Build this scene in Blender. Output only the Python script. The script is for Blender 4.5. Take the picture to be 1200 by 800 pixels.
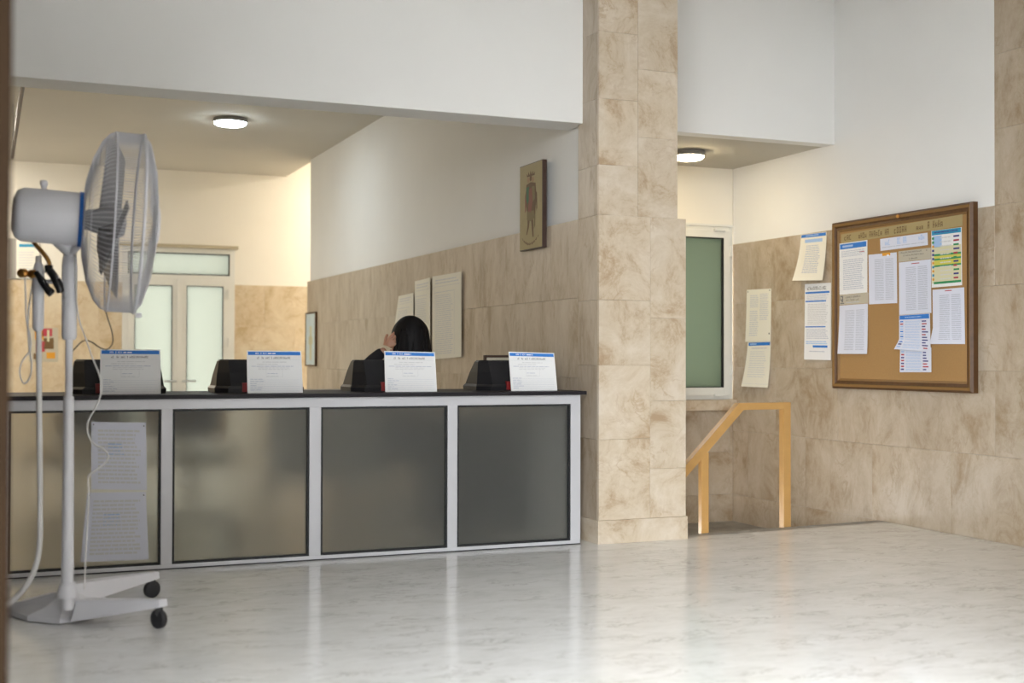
import bpy, bmesh, math, random
from mathutils import Vector, Matrix
from math import sin, cos, pi, radians
for o in list(bpy.data.objects): bpy.data.objects.remove(o)
scene = bpy.context.scene
COL = scene.collection
# ------------------------------------------------------------------ camera
FPX, YAW, PITCH, ROLL, EYE = 1473.36, .398116, .0128463, .0023173, .9
FW = Vector((sin(YAW)*cos(PITCH), cos(YAW)*cos(PITCH), sin(PITCH)))
RT = Vector((cos(YAW), -sin(YAW), 0)); UP = RT.cross(FW)
RT, UP = RT*cos(ROLL)+UP*sin(ROLL), UP*cos(ROLL)-RT*sin(ROLL)
CAM = Vector((0, 0, EYE))
cam = bpy.data.cameras.new('camera'); camo = bpy.data.objects.new('camera', cam); COL.objects.link(camo)
M4 = Matrix((RT, UP, -FW)).transposed().to_4x4(); M4.translation = CAM
camo.matrix_world = M4
cam.sensor_width = 36; cam.lens = FPX/1200*36; cam.clip_start = .02
cam.dof.use_dof = True; cam.dof.focus_distance = 6.25; cam.dof.aperture_fstop = 2.2
scene.camera = camo
# ------------------------------------------------------------------ light
world = bpy.data.worlds.new('world'); scene.world = world; world.use_nodes = True
bg = world.node_tree.nodes['Background']; bg.inputs[0].default_value = (.93, .97, 1, 1); bg.inputs[1].default_value = 8.8
def area(name, loc, rot, sx, sy):
    l = bpy.data.lights.new(name, 'AREA'); l.shape = 'RECTANGLE'; l.size = sx; l.size_y = sy
    l.cycles.is_portal = True
    o = bpy.data.objects.new(name, l); o.location = loc; o.rotation_euler = rot; COL.objects.link(o); return o
area('entrance_daylight', (1.25, 1.96, 1.4), (radians(90), 0, 0), 2.4, 2.8)     # sky light through the entrance
LAMP_COOL, LAMP_FILL, LAMP_ALCOVE, LAMP_RECESS_FILL = 36, 40, 28, 122  # second and last strengths also drive the added unseen fill lamps
scene.view_settings.view_transform = 'Standard'; scene.view_settings.look = 'None'
scene.view_settings.gamma = 1; scene.view_settings.use_curve_mapping = False
scene.view_settings.exposure = 1.25
# ------------------------------------------------------------------ pixel (1200x800) to a point on a plane of the place
def ray(px, py): return FW+RT*((px-600)/FPX)-UP*((py-400)/FPX)
def onx(px, py, X): d = ray(px, py); return CAM+d*(X/d.x)
def ony(px, py, Y): d = ray(px, py); return CAM+d*(Y/d.y)
def onz(px, py, Z): d = ray(px, py); return CAM+d*((Z-EYE)/d.z)
def atd(px, py, D): return CAM+ray(px, py)*D            # D = distance along the view axis
# ------------------------------------------------------------------ materials
def mat(name, col, rough=.6, metal=0, spec=.5, noise=0, nscale=8, bump=0, **kw):
    m = bpy.data.materials.new(name); m.use_nodes = True
    nt = m.node_tree; b = nt.nodes['Principled BSDF']
    b.inputs['Base Color'].default_value = (*col, 1); b.inputs['Roughness'].default_value = rough
    b.inputs['Metallic'].default_value = metal; b.inputs['Specular IOR Level'].default_value = spec
    for k, v in kw.items(): b.inputs[k.replace('_', ' ')].default_value = v
    if noise or bump:
        tc = nt.nodes.new('ShaderNodeTexCoord'); n = nt.nodes.new('ShaderNodeTexNoise')
        n.inputs['Scale'].default_value = nscale; n.inputs['Detail'].default_value = 6
        nt.links.new(tc.outputs['Object'], n.inputs['Vector'])
        if noise:
            mx = nt.nodes.new('ShaderNodeMix'); mx.data_type = 'RGBA'
            mx.inputs[6].default_value = (*[c*(1-noise) for c in col], 1); mx.inputs[7].default_value = (*[min(1, c*(1+noise)) for c in col], 1)
            nt.links.new(n.outputs['Fac'], mx.inputs[0]); nt.links.new(mx.outputs[2], b.inputs['Base Color'])
        if bump:
            bp = nt.nodes.new('ShaderNodeBump'); bp.inputs['Strength'].default_value = bump; bp.inputs['Distance'].default_value = .004
            nt.links.new(n.outputs['Fac'], bp.inputs['Height']); nt.links.new(bp.outputs['Normal'], b.inputs['Normal'])
    return m
def emit(name, col, s):
    m = bpy.data.materials.new(name); m.use_nodes = True; nt = m.node_tree
    b = nt.nodes['Principled BSDF']; b.inputs['Base Color'].default_value = (.9, .9, .9, 1)
    b.inputs['Emission Color'].default_value = (*col, 1); b.inputs['Emission Strength'].default_value = s
    return m
def ramp(nt, src, stops):
    r = nt.nodes.new('ShaderNodeValToRGB'); e = r.color_ramp.elements
    while len(e) < len(stops): e.new(.5)
    for el, (p, c) in zip(e, stops): el.position = p; el.color = (*c, 1)
    nt.links.new(src, r.inputs[0]); return r
def marble(name, dark, mid, light, vein, rough=.3, stretch=(1, 1, 1), sc=2.6, var=.1, vmask=(.5, .68, .6)):
    m = bpy.data.materials.new(name); m.use_nodes = True; nt = m.node_tree; L = nt.links.new; N = nt.nodes.new
    b = nt.nodes['Principled BSDF']; b.inputs['Roughness'].default_value = rough
    tc = N('ShaderNodeTexCoord'); oi = N('ShaderNodeObjectInfo')
    mul = N('ShaderNodeMath'); mul.operation = 'MULTIPLY'; mul.inputs[1].default_value = 37; L(oi.outputs['Random'], mul.inputs[0])
    mp = N('ShaderNodeMapping'); mp.inputs['Scale'].default_value = stretch; L(tc.outputs['Object'], mp.inputs[0])
    add = N('ShaderNodeVectorMath'); add.operation = 'ADD'; L(mp.outputs[0], add.inputs[0]); L(mul.outputs[0], add.inputs[1])
    n1 = N('ShaderNodeTexNoise'); n1.inputs['Scale'].default_value = sc; n1.inputs['Detail'].default_value = 9; n1.inputs['Roughness'].default_value = .74; n1.inputs['Distortion'].default_value = .45
    L(add.outputs[0], n1.inputs['Vector'])
    r1 = ramp(nt, n1.outputs['Fac'], [(.34, dark), (.47, mid), (.62, light)])
    n2 = N('ShaderNodeTexNoise'); n2.inputs['Scale'].default_value = sc*1.6; n2.inputs['Detail'].default_value = 7; n2.inputs['Distortion'].default_value = .7; n2.inputs['Roughness'].default_value = .62
    L(add.outputs[0], n2.inputs['Vector'])
    s = N('ShaderNodeMath'); s.operation = 'SUBTRACT'; s.inputs[1].default_value = .5; L(n2.outputs['Fac'], s.inputs[0])
    a = N('ShaderNodeMath'); a.operation = 'ABSOLUTE'; L(s.outputs[0], a.inputs[0])
    rv = ramp(nt, a.outputs[0], [(0, (1, 1, 1)), (.012, (.55, .55, .55)), (.045, (0, 0, 0))])
    n3 = N('ShaderNodeTexNoise'); n3.inputs['Scale'].default_value = sc*1.1; n3.inputs['Detail'].default_value = 3; L(add.outputs[0], n3.inputs['Vector'])
    rm = ramp(nt, n3.outputs['Fac'], [(vmask[0], (0, 0, 0)), (vmask[1], (vmask[2],)*3)])
    vm = N('ShaderNodeMath'); vm.operation = 'MULTIPLY'; L(rv.outputs[0], vm.inputs[0]); L(rm.outputs[0], vm.inputs[1])
    mx = N('ShaderNodeMix'); mx.data_type = 'RGBA'; L(vm.outputs[0], mx.inputs[0]); L(r1.outputs[0], mx.inputs[6]); mx.inputs[7].default_value = (*vein, 1)
    mr = N('ShaderNodeMapRange'); mr.inputs[3].default_value = 1-var; mr.inputs[4].default_value = 1+var*.6; L(oi.outputs['Random'], mr.inputs[0])
    hs = N('ShaderNodeHueSaturation'); L(mx.outputs[2], hs.inputs['Color']); L(mr.outputs[0], hs.inputs['Value'])
    L(hs.outputs[0], b.inputs['Base Color'])
    return m
MM = dict(
 plaster=mat('white_plaster', (.80, .79, .765), .85, noise=.03, nscale=3, bump=.12),
 cream=mat('cream_plaster', (.81, .765, .675), .85, noise=.03, nscale=3, bump=.1),
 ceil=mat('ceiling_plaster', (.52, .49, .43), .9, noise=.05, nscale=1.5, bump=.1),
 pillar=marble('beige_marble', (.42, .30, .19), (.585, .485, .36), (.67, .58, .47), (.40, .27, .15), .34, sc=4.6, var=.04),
 wallm=marble('beige_wall_marble_shaded', (.33, .245, .155), (.45, .365, .27), (.53, .45, .355), (.26, .17, .09), .36, stretch=(1.7, 1.7, .6), sc=4.2, var=.035),  # darkened copy of the beige marble; the office's weaker light is in the colour
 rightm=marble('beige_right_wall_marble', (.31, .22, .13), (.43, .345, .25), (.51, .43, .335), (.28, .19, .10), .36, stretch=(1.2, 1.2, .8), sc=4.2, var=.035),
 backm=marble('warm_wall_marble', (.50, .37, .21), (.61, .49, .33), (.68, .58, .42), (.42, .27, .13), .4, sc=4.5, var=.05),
 floor=marble('white_floor_marble', (.68, .675, .655), (.745, .74, .72), (.80, .795, .78), (.38, .36, .33), .16, stretch=(.8, 1.6, 1), sc=6.5, var=0, vmask=(.47, .63, .62)),
 grey=marble('grey_threshold_marble', (.15, .145, .13), (.22, .21, .195), (.30, .29, .27), (.6, .58, .54), .4, sc=6),
 grout=mat('joint_mortar', (.54, .455, .35), .9),
 alu=mat('pale_grey_aluminium', (.56, .56, .585), .38, .15),
 doora=mat('white_aluminium', (.72, .71, .66), .4),
 gasket=mat('black_rubber', (.012, .012, .014), .55),
 granite=mat('black_granite', (.014, .012, .015), .5, spec=.25, noise=.5, nscale=120),
 blackp=mat('black_plastic', (.014, .014, .016), .32),
 darkp=mat('charcoal_plastic', (.012, .012, .0145), .45, spec=.3),
 red=mat('red_plastic', (.26, .02, .02), .4),
 whitep=mat('white_plastic', (.70, .70, .74), .35),
 wirew=mat('white_wire', (.62, .62, .66), .4),
 blade=mat('grey_blade_plastic', (.30, .30, .31), .4),
 blue=mat('blue_plastic', (.02, .14, .52), .35),
 brass=mat('brass', (.55, .27, .07), .32, .9),
 chrome=mat('chrome', (.75, .75, .78), .12, 1),
 rubber=mat('caster_rubber', (.02, .02, .024), .5),
 cable=mat('white_cable', (.70, .69, .68), .45),
 cabled=mat('dark_cable', (.06, .06, .055), .5),
 paper=mat('white_paper', (.80, .80, .80), .8),
 paperc=mat('cream_paper', (.80, .765, .66), .8),
 paperb=mat('bluish_paper', (.68, .70, .80), .8),
 strip=mat('beige_card', (.50, .45, .35), .8),
 banner=mat('tan_card', (.40, .31, .145), .85),
 cork=mat('cork', (.36, .205, .075), .9, noise=.14, nscale=160, bump=.2),
 ink=mat('grey_ink', (.50, .52, .60), .8), inkd=mat('dark_ink', (.16, .155, .16), .8), inkl=mat('light_ink', (.62, .62, .63), .8),
 inkb=mat('blue_ink', (.03, .19, .60), .7), inkbl=mat('light_blue_ink', (.36, .52, .78), .7), inkn=mat('navy_ink', (.05, .05, .22), .7),
 inkt=mat('teal_ink', (.03, .27, .45), .7), inkg=mat('green_ink', (.03, .27, .10), .7), inky=mat('yellow_ink', (.62, .58, .10), .7),
 inkr=mat('red_ink', (.45, .05, .07), .7), inko=mat('orange_ink', (.72, .33, .03), .7), inkc=mat('cream_ink', (.66, .63, .42), .7),
 inkbr=mat('brown_ink', (.15, .085, .03), .7), inkw=mat('white_ink', (.85, .87, .92), .7),
 frame=mat('varnished_brown_wood', (.10, .045, .015), .45, spec=.3, noise=.35, nscale=30),
 gilt=mat('gilt_beading', (.22, .115, .03), .45),
 wood=mat('honey_pine', (.46, .26, .085), .38, noise=.16, nscale=14),
 jamb=mat('brown_timber', (.013, .0075, .004), .8, spec=.03, noise=.2, nscale=20),
 pic=mat('ochre_panel', (.34, .27, .125), .55, noise=.1, nscale=14),
 pbr=mat('umber_paint', (.15, .085, .035), .6), pfl=mat('flesh_paint', (.34, .20, .10), .6), pgr=mat('green_paint', (.06, .13, .06), .6), pol=mat('olive_paint', (.20, .15, .06), .6), prd=mat('madder_paint', (.24, .085, .05), .6),
 darkw=mat('dark_brown_wood', (.05, .024, .016), .45),
 skin=mat('skin', (.50, .27, .18), .5, Subsurface_Weight=.08),
 hair=mat('black_hair', (.005, .004, .005), .62, spec=.25),
 blackc=mat('black_cloth', (.012, .011, .016), .85),
 jeans=mat('dark_blue_denim', (.03, .04, .08), .85),
 lips=mat('lip', (.42, .12, .10), .5), eye=mat('eye_white', (.75, .73, .70), .3), iris=mat('dark_iris', (.02, .012, .008), .2),
 desk=mat('grey_laminate', (.33, .31, .28), .5), fabric=mat('dark_fabric', (.03, .033, .045), .9),
 steel=mat('steel', (.5, .5, .5), .3, .9), stone=mat('paving', (.13, .125, .12), .8, noise=.1), outw=mat('dark_blocker_render', (.13, .115, .10), .9),  # paving and outdoor surfaces darkened to hold back bounced light
 lamph=mat('lamp_housing', (.20, .19, .17), .45),
 lampc=emit('cool_lamp_diffuser', (.80, .93, 1), LAMP_COOL), lampf=emit('fill_lamp_diffuser', (1, .82, .55), LAMP_FILL), lampa=emit('alcove_lamp_diffuser', (1, .82, .52), LAMP_ALCOVE), lampr=emit('recess_and_fill_diffuser', (1, .93, .82), LAMP_RECESS_FILL),  # second diffuser is for an added fill lamp, the last serves another too
 acrylic=mat('clear_acrylic', (.9, .9, .9), .05, Transmission_Weight=1.0),
)
def frosted(name, col, rough, trans_w):
    m = mat(name, col, rough, Transmission_Weight=trans_w, IOR=1.25); return m
MM['frost'] = frosted('frosted_counter_glass', (.60, .60, .565), .42, .93)
def milky(name, col, refl=.03):          # backlit opal glazing
    m = bpy.data.materials.new(name); m.use_nodes = True; nt = m.node_tree; N = nt.nodes.new; L = nt.links.new
    out = nt.nodes['Material Output']; b = nt.nodes['Principled BSDF']; b.inputs['Base Color'].default_value = (*col, 1); b.inputs['Roughness'].default_value = .25
    t = N('ShaderNodeBsdfTranslucent'); t.inputs[0].default_value = (*col, 1)
    mx = N('ShaderNodeMixShader'); mx.inputs[0].default_value = .72; L(b.outputs[0], mx.inputs[1]); L(t.outputs[0], mx.inputs[2]); L(mx.outputs[0], out.inputs[0]); return m
MM['opal'] = milky('opal_door_glass', (.27, .275, .245)); MM['greeng'] = milky('green_window_glass', (.15, .17, .135))
# ------------------------------------------------------------------ mesh helpers
def obj(name, bm, m, parent=None, smooth=False, loc=None):
    me = bpy.data.meshes.new(name)
    bmesh.ops.recalc_face_normals(bm, faces=bm.faces[:]); bm.to_mesh(me); bm.free()
    for x in (m if isinstance(m, (list, tuple)) else [m]): me.materials.append(x)
    if smooth:
        for p in me.polygons: p.use_smooth = True
    o = bpy.data.objects.new(name, me); COL.objects.link(o)
    if loc is not None: o.location = loc
    if parent is not None:
        o.parent = parent
        if parent.type == 'EMPTY' or parent.location.length > 0: o.matrix_parent_inverse = Matrix.Identity(4); 
    return o
def tag(o, label=None, cat=None, group=None, kind=None):
    if label: o['label'] = label
    if cat: o['category'] = cat
    if group: o['group'] = group
    if kind: o['kind'] = kind
    return o
def thing(name, label, cat, group=None, kind=None, base=(0, 0, 0)):
    o = bpy.data.objects.new(name, None); COL.objects.link(o); o.empty_display_size = .1
    o.location = base
    return tag(o, label, cat, group, kind)
def place(o, parent):                       # parent keeps world position
    o.parent = parent; o.matrix_parent_inverse = Matrix.Translation(-Vector(parent.location)); return o
def part(name, bm, m, parent, smooth=False, label=None):
    o = obj(name, bm, m, None, smooth)
    o.parent = parent
    w = Vector((0, 0, 0)); p = parent
    while p is not None: w += Vector(p.location); p = p.parent
    # mesh is written in world coordinates: shift it so that the parent's origin is honoured
    o.data.transform(Matrix.Translation(-w))
    if label: o['label'] = label
    return o
def B(): return bmesh.new()
def box(bm, lo, hi, bev=0, mi=0):
    lo, hi = Vector(lo), Vector(hi)
    vs = [bm.verts.new((x, y, z)) for x in (lo.x, hi.x) for y in (lo.y, hi.y) for z in (lo.z, hi.z)]
    fs = [bm.faces.new([vs[i] for i in q]) for q in ((0, 1, 3, 2), (4, 6, 7, 5), (0, 4, 5, 1), (2, 3, 7, 6), (0, 2, 6, 4), (1, 5, 7, 3))]
    for f in fs: f.material_index = mi
    if bev:
        es = list({e for f in fs for e in f.edges})
        bmesh.ops.bevel(bm, geom=es, offset=bev, segments=2, affect='EDGES', profile=.7)
    return bm
def boxes(*bs, bev=0):
    bm = B()
    for lo, hi in bs: box(bm, lo, hi, bev)
    return bm
def basis(d):
    d = d.normalized(); a = Vector((0, 0, 1)) if abs(d.z) < .9 else Vector((1, 0, 0))
    u = d.cross(a).normalized(); return u, d.cross(u).normalized()
def tube(bm, pts, r, n=8, mi=0, cap=True):
    pts = [Vector(p) for p in pts]; rs = r if isinstance(r, (list, tuple)) else [r]*len(pts); rings = []; u = None
    for i, p in enumerate(pts):
        d = (pts[min(i+1, len(pts)-1)]-pts[max(i-1, 0)])
        if u is None: u, v = basis(d)
        else:
            dn = d.normalized(); u = (u-dn*u.dot(dn)).normalized(); v = dn.cross(u)
        rings.append([bm.verts.new(p+(u*cos(2*pi*k/n)+v*sin(2*pi*k/n))*rs[i]) for k in range(n)])
    for a, b in zip(rings, rings[1:]):
        for k in range(n): bm.faces.new((a[k], a[(k+1) % n], b[(k+1) % n], b[k])).material_index = mi
    if cap:
        bm.faces.new(rings[0][::-1]).material_index = mi; bm.faces.new(rings[-1]).material_index = mi
    return bm
def lathe(bm, prof, origin, axis, n=32, mi=0):       # prof: (distance along axis, radius)
    origin, axis = Vector(origin), Vector(axis).normalized(); u, v = basis(axis); rings = []
    for s, r in prof:
        c = origin+axis*s
        rings.append([bm.verts.new(c)] if r < 1e-6 else [bm.verts.new(c+(u*cos(2*pi*k/n)+v*sin(2*pi*k/n))*r) for k in range(n)])
    for a, b in zip(rings, rings[1:]):
        for k in range(n):
            q = [a[k % len(a)], a[(k+1) % len(a)], b[(k+1) % len(b)], b[k % len(b)]]
            q = list(dict.fromkeys(q))
            if len(q) > 2: bm.faces.new(q).material_index = mi
    return bm
def ring(bm, c, axis, R, r, n=48, m=6, mi=0):
    u, v = basis(Vector(axis)); ax = Vector(axis).normalized(); rs = []
    for k in range(n):
        e = u*cos(2*pi*k/n)+v*sin(2*pi*k/n)
        rs.append([bm.verts.new(Vector(c)+e*(R+r*cos(2*pi*j/m))+ax*(r*sin(2*pi*j/m))) for j in range(m)])
    for k in range(n):
        a, b = rs[k], rs[(k+1) % n]
        for j in range(m): bm.faces.new((a[j], a[(j+1) % m], b[(j+1) % m], b[j])).material_index = mi
    return bm
def prism(bm, poly, d, mi=0):                        # poly: 3d points, d: extrusion vector
    a = [bm.verts.new(Vector(p)) for p in poly]; b = [bm.verts.new(Vector(p)+Vector(d)) for p in poly]; n = len(poly)
    bm.faces.new(a).material_index = mi; bm.faces.new(b[::-1]).material_index = mi
    for i in range(n): bm.faces.new((a[i], b[i], b[(i+1) % n], a[(i+1) % n])).material_index = mi
    return bm
def smooth_path(pts, k=6):                           # Catmull-Rom
    P = [Vector(p) for p in pts]; out = []
    for i in range(len(P)-1):
        p0, p1, p2, p3 = P[max(i-1, 0)], P[i], P[i+1], P[min(i+2, len(P)-1)]
        for j in range(k):
            t = j/k; out.append(.5*((2*p1)+(p2-p0)*t+(2*p0-5*p1+4*p2-p3)*t*t+(3*p1-p0-3*p2+p3)*t**3))
    return out+[P[-1]]
def struct(name, bm, m, label, cat): return tag(obj(name, bm, m), label, cat, kind='structure')
# ------------------------------------------------------------------ the place: key planes
XO, XR = 2.747, 4.597            # office side wall (marble face), right wall
YC, YP, YH, YA, YB = 5.48, 5.446, 6.055, 7.14, 12.56
ZC, ZM, ZMR, ZA, ZL, ZBEAM = 2.72, 1.594, 1.656, 2.158, 3.15, 2.068
XL = -2.4
SLAB = {}
def slab(parent, m, axis, face, u0, u1, z0, z1, out, t=.018, gap=.0004, name='marble_slab'):
    """one marble slab on the plane axis=face; out=+1/-1 is the side it shows"""
    w, h = u1-u0-2*gap, z1-z0-2*gap
    key = (axis, round(w, 3), round(h, 3), t, out, m.name)
    if key not in SLAB:
        bm = B(); a, b = (0, -t*out) if out > 0 else (-t*out, 0)
        lo, hi = min(0, -t*out), max(0, -t*out)
        if axis == 'x': box(bm, (lo, -w/2, -h/2), (hi, w/2, h/2))
        else: box(bm, (-w/2, lo, -h/2), (w/2, hi, h/2))
        bmesh.ops.bevel(bm, geom=bm.edges[:], offset=.0007, segments=1, affect='EDGES')
        me = bpy.data.meshes.new(name); bmesh.ops.recalc_face_normals(bm, faces=bm.faces[:]); bm.to_mesh(me); bm.free(); me.materials.append(m); SLAB[key] = me
    o = bpy.data.objects.new(name, SLAB[key]); COL.objects.link(o)
    c = (u0+u1)/2
    o.location = (face, c, (z0+z1)/2) if axis == 'x' else (c, face, (z0+z1)/2)
    o.parent = parent
    return o
def slab_rows(parent, m, axis, face, u0, u1, rows, widths, out, stagger=True):
    for i, (z0, z1) in enumerate(zip(rows, rows[1:])):
        u = u0; w = widths*(.5 if stagger and i % 2 else 1)
        while u < u1-.01:
            e = min(u+w, u1)
            if u1-e < .12: e = u1
            slab(parent, m, axis, face, u, e, z0, z1, out); u = e; w = widths
# floor
FE = lambda x: 5.475+(x-3.05)*.071        # skewed edge of the floor at the stairs
fl = B(); prism(fl, [(XL, -.6, -.12), (XR, -.6, -.12), (XR, FE(XR), -.12), (3.05, FE(3.05), -.12), (XL, FE(3.05), -.12)], (0, 0, .12)); box(fl, (XL, FE(3.05), -.12), (3.05, YB+.1, 0)); box(fl, (3.05, 11.25, -.12), (4.7, YB+.1, 0))
struct('floor', fl, MM['floor'], 'polished white marble floor with faint grey flecks', 'floor')
struct('trim_1', prism(B(), [(3.05, FE(3.05), -.14), (XR, FE(XR), -.14), (XR, FE(XR)+.085, -.14), (3.05, FE(3.05)+.085, -.14)], (0, 0, .14)), MM['grey'], 'grey marble threshold strip at the head of the stairs', 'threshold')
gr = B(); box(gr, (-30, -40, -.2), (30, -.6, -.02)); struct('ground', gr, MM['stone'], 'darkened stone paving outside the entrance', 'pavement')  # unseen paving, kept dark so less light bounces into the lobby
# right wall: plaster with marble up to shoulder height, full-height marble at the near end
wr = struct('wall_right', boxes(((XR+.018, 2.0, -1.6), (XR+.2, YA+.2, ZL))), MM['grout'], 'right-hand wall of marble slabs under white plaster', 'wall')
part('plaster', boxes(((XR+.001, 4.79, ZMR), (XR+.018, YA, ZL))), MM['plaster'], wr)
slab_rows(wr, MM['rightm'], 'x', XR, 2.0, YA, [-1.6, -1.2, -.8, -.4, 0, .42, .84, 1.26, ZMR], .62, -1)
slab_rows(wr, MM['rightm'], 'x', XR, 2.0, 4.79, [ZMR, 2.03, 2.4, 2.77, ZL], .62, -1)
# alcove
wa = struct('wall_alcove', boxes(((3.6, YA+.018, ZA-.0), (XR+.1, YA+.2, ZL)), ((3.0, YA+.018, -1.6), (XR+.1, YA+.2, .627)), ((3.0, YA+.018, .56), (3.55, YA+.2, ZL)), ((3.55, YA+.018, 1.775), (XR+.1, YA+.2, ZA))), MM['grout'], 'back wall of the stair alcove around the window', 'wall')
part('plaster', boxes(((3.0, YA+.001, 1.775), (XR, YA+.018, ZA))), MM['cream'], wa)
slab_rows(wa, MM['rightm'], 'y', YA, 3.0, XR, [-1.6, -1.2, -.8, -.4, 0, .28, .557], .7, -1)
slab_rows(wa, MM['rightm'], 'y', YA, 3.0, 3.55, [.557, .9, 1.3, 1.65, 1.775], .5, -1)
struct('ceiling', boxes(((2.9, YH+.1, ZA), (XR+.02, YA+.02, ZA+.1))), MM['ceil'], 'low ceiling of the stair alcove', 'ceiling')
struct('header_beam', boxes(((3.1, YH, ZA-.004), (XR+.001, YH+.1, ZL)), bev=.003), MM['plaster'], 'white plaster wall above the stair alcove opening', 'wall')
# office side wall and pillar
wo = struct('wall_office', boxes(((XO+.05, 5.69, 0), (3.16, YA+.02, ZL)), ((XO+.05, YA, 0), (3.0, 11.4, ZL))), MM['grout'], 'office side wall, marble below and white plaster above', 'wall')
part('plaster', boxes(((XO+.028, 5.63, ZM), (XO+.05, 11.4, ZL))), MM['plaster'], wo)
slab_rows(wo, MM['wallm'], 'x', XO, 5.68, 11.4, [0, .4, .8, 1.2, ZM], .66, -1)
pl = struct('pillar', boxes(((XO+.018, YP+.018, 0), (3.165, 5.69, ZL))), MM['grout'], 'beige marble pillar between the counter and the stairs', 'pillar')
XPL, XPU = 3.232, 3.186
zz = lambda y: ony(740, y, YP).z
xj = ony(762, 450, YP).x; xju = ony(748, 150, YP).x
zsk = ony(740, 608, YP).z
L = [zsk, zz(514), zz(428), zz(352), ZM]; R = [zsk, zz(550), zz(470), zz(372), ZM]
for z0, z1 in zip(L, L[1:]): slab(pl, MM['pillar'], 'y', YP, XO, xj, z0, z1, -1)
for z0, z1 in zip(R, R[1:]): slab(pl, MM['pillar'], 'y', YP, xj, XPL, z0, z1, -1)
U1 = [ZM, zz(195), zz(118), zz(40), ZL]; U2 = [ZM, zz(160), zz(80), ZL]
for z0, z1 in zip(U1, U1[1:]): slab(pl, MM['pillar'], 'y', YP+.004, XO, xju, z0, z1, -1)
for z0, z1 in zip(U2, U2[1:]): slab(pl, MM['pillar'], 'y', YP+.004, xju, XPU, z0, z1, -1)
for rows, xf in ((L, XPL), (U1, XPU)):
    for z0, z1 in zip(rows, rows[1:]): slab(pl, MM['pillar'], 'x', xf, YP+.018, 5.9, z0, z1, 1)
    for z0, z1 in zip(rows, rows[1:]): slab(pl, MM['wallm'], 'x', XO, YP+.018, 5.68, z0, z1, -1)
part('skirting', boxes(((XO-.008, YP-.01, 0), (XPL+.006, YP+.014, zsk)), ((XO-.008, YP+.014, 0), (XO+.018, 5.63, zsk)), ((XPL-.014, YP+.014, 0), (XPL+.006, 5.9, zsk)), bev=.002), MM['pillar'], pl)
# beam over the counter, lobby ceiling, office ceiling
struct('header_beam', boxes(((XL, 5.63, ZBEAM), (XO+.02, 5.84, ZL)), bev=.004), MM['plaster'], 'white plaster beam wall spanning above the service counter', 'wall')
struct('ceiling', boxes(((XL, 1.9, ZL), (XR+.2, 6.2, ZL+.1))), MM['plaster'], 'high white ceiling of the lobby', 'ceiling')
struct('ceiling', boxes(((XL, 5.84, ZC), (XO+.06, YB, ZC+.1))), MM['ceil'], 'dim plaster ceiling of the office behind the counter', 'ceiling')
# office back wall with the double door opening
DX0, DX1, DZ = 1.225, 2.295, 1.965
wb = struct('wall_back', boxes(((XL, YB+.018, 0), (DX0, YB+.2, ZC)), ((DX1, YB+.018, 0), (4.7, YB+.2, 3.1)), ((DX0, YB+.018, DZ+.03), (DX1, YB+.2, ZC))), MM['grout'], 'cream office back wall around the double door', 'wall')
ZMB = 1.615
part('plaster', boxes(((XL, YB, ZMB), (DX0, YB+.018, ZC)), ((DX1, YB, ZMB), (4.7, YB+.018, 3.1)), ((DX0, YB, DZ+.03), (DX1, YB+.018, ZC))), MM['cream'], wb)
slab_rows(wb, MM['backm'], 'y', YB, XL, DX0, [0, .4, .8, 1.2, ZMB], .62, -1)
slab_rows(wb, MM['backm'], 'y', YB, DX1, 4.7, [0, .4, .8, 1.2, ZMB], .6, -1)
struct('wall_left', boxes(((XL-.15, 1.9, 0), (XL, YB+.2, ZL))), MM['cream'], 'far left wall outside the picture', 'wall')
struct('wall_bounce_blocker', boxes(((-.42, 2.12, 0), (-.36, 5.4, ZL))), MM['jamb'], 'unseen dark panel added to cut bounced light on the left', 'wall')  # added out of view to soak up bounced light at the left
# entrance wall with brown timber jamb
JX = .036
struct('wall_front', boxes(((XL, 1.95, 0), (JX-.09, 2.12, ZL)), ((JX-.09, 1.95, 2.8), (2.45, 2.12, ZL)), ((2.45, 1.95, 0), (XR+.2, 2.12, ZL))), MM['plaster'], 'entrance wall around the wide doorway', 'wall')
struct('trim_2', boxes(((JX-.09, 1.93, 0), (JX, 2.09, 2.8)), bev=.004), MM['jamb'], 'brown timber door jamb at the left edge', 'door jamb')
struct('wall_side_blocker', boxes(((2.6, -7, -.02), (2.8, 1.95, 4))), MM['outw'], 'unseen dark wall added beside the entrance to block sky light', 'wall')  # added out of view to shut off the sky on the right
struct('overhead_blocker', boxes(((-2.2, .1, 2.85), (2.6, 1.95, 3.0))), MM['outw'], 'unseen dark slab added over the entrance to block high sky', 'overhead_blocker')  # added out of view so less high sky reaches the floor
struct('wall_sky_blocker', boxes(((-1.8, -9, -.02), (14, -8, 7))), MM['outw'], 'unseen dark front added across the street to block sky light', 'wall')  # added out of view so daylight falls off towards the left
# back room chamfer: bright wall return past the office wall corner
struct('wall_recess', boxes(((3.0, 11.2, 0), (4.6, 11.4, 3.05)), ((4.6, 11.2, 0), (4.75, YB+.2, 3.05))), MM['cream'], 'cream walls of the lit recess past the end of the office side wall', 'wall')
struct('ceiling', boxes(((XO+.062, 11.3, 3.05), (4.75, YB+.2, 3.15)), ((XO+.05, 11.36, ZC+.1), (XO+.062, YB+.2, 3.15))), MM['ceil'], 'raised ceiling of the recess at the far end of the office', 'ceiling')
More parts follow.
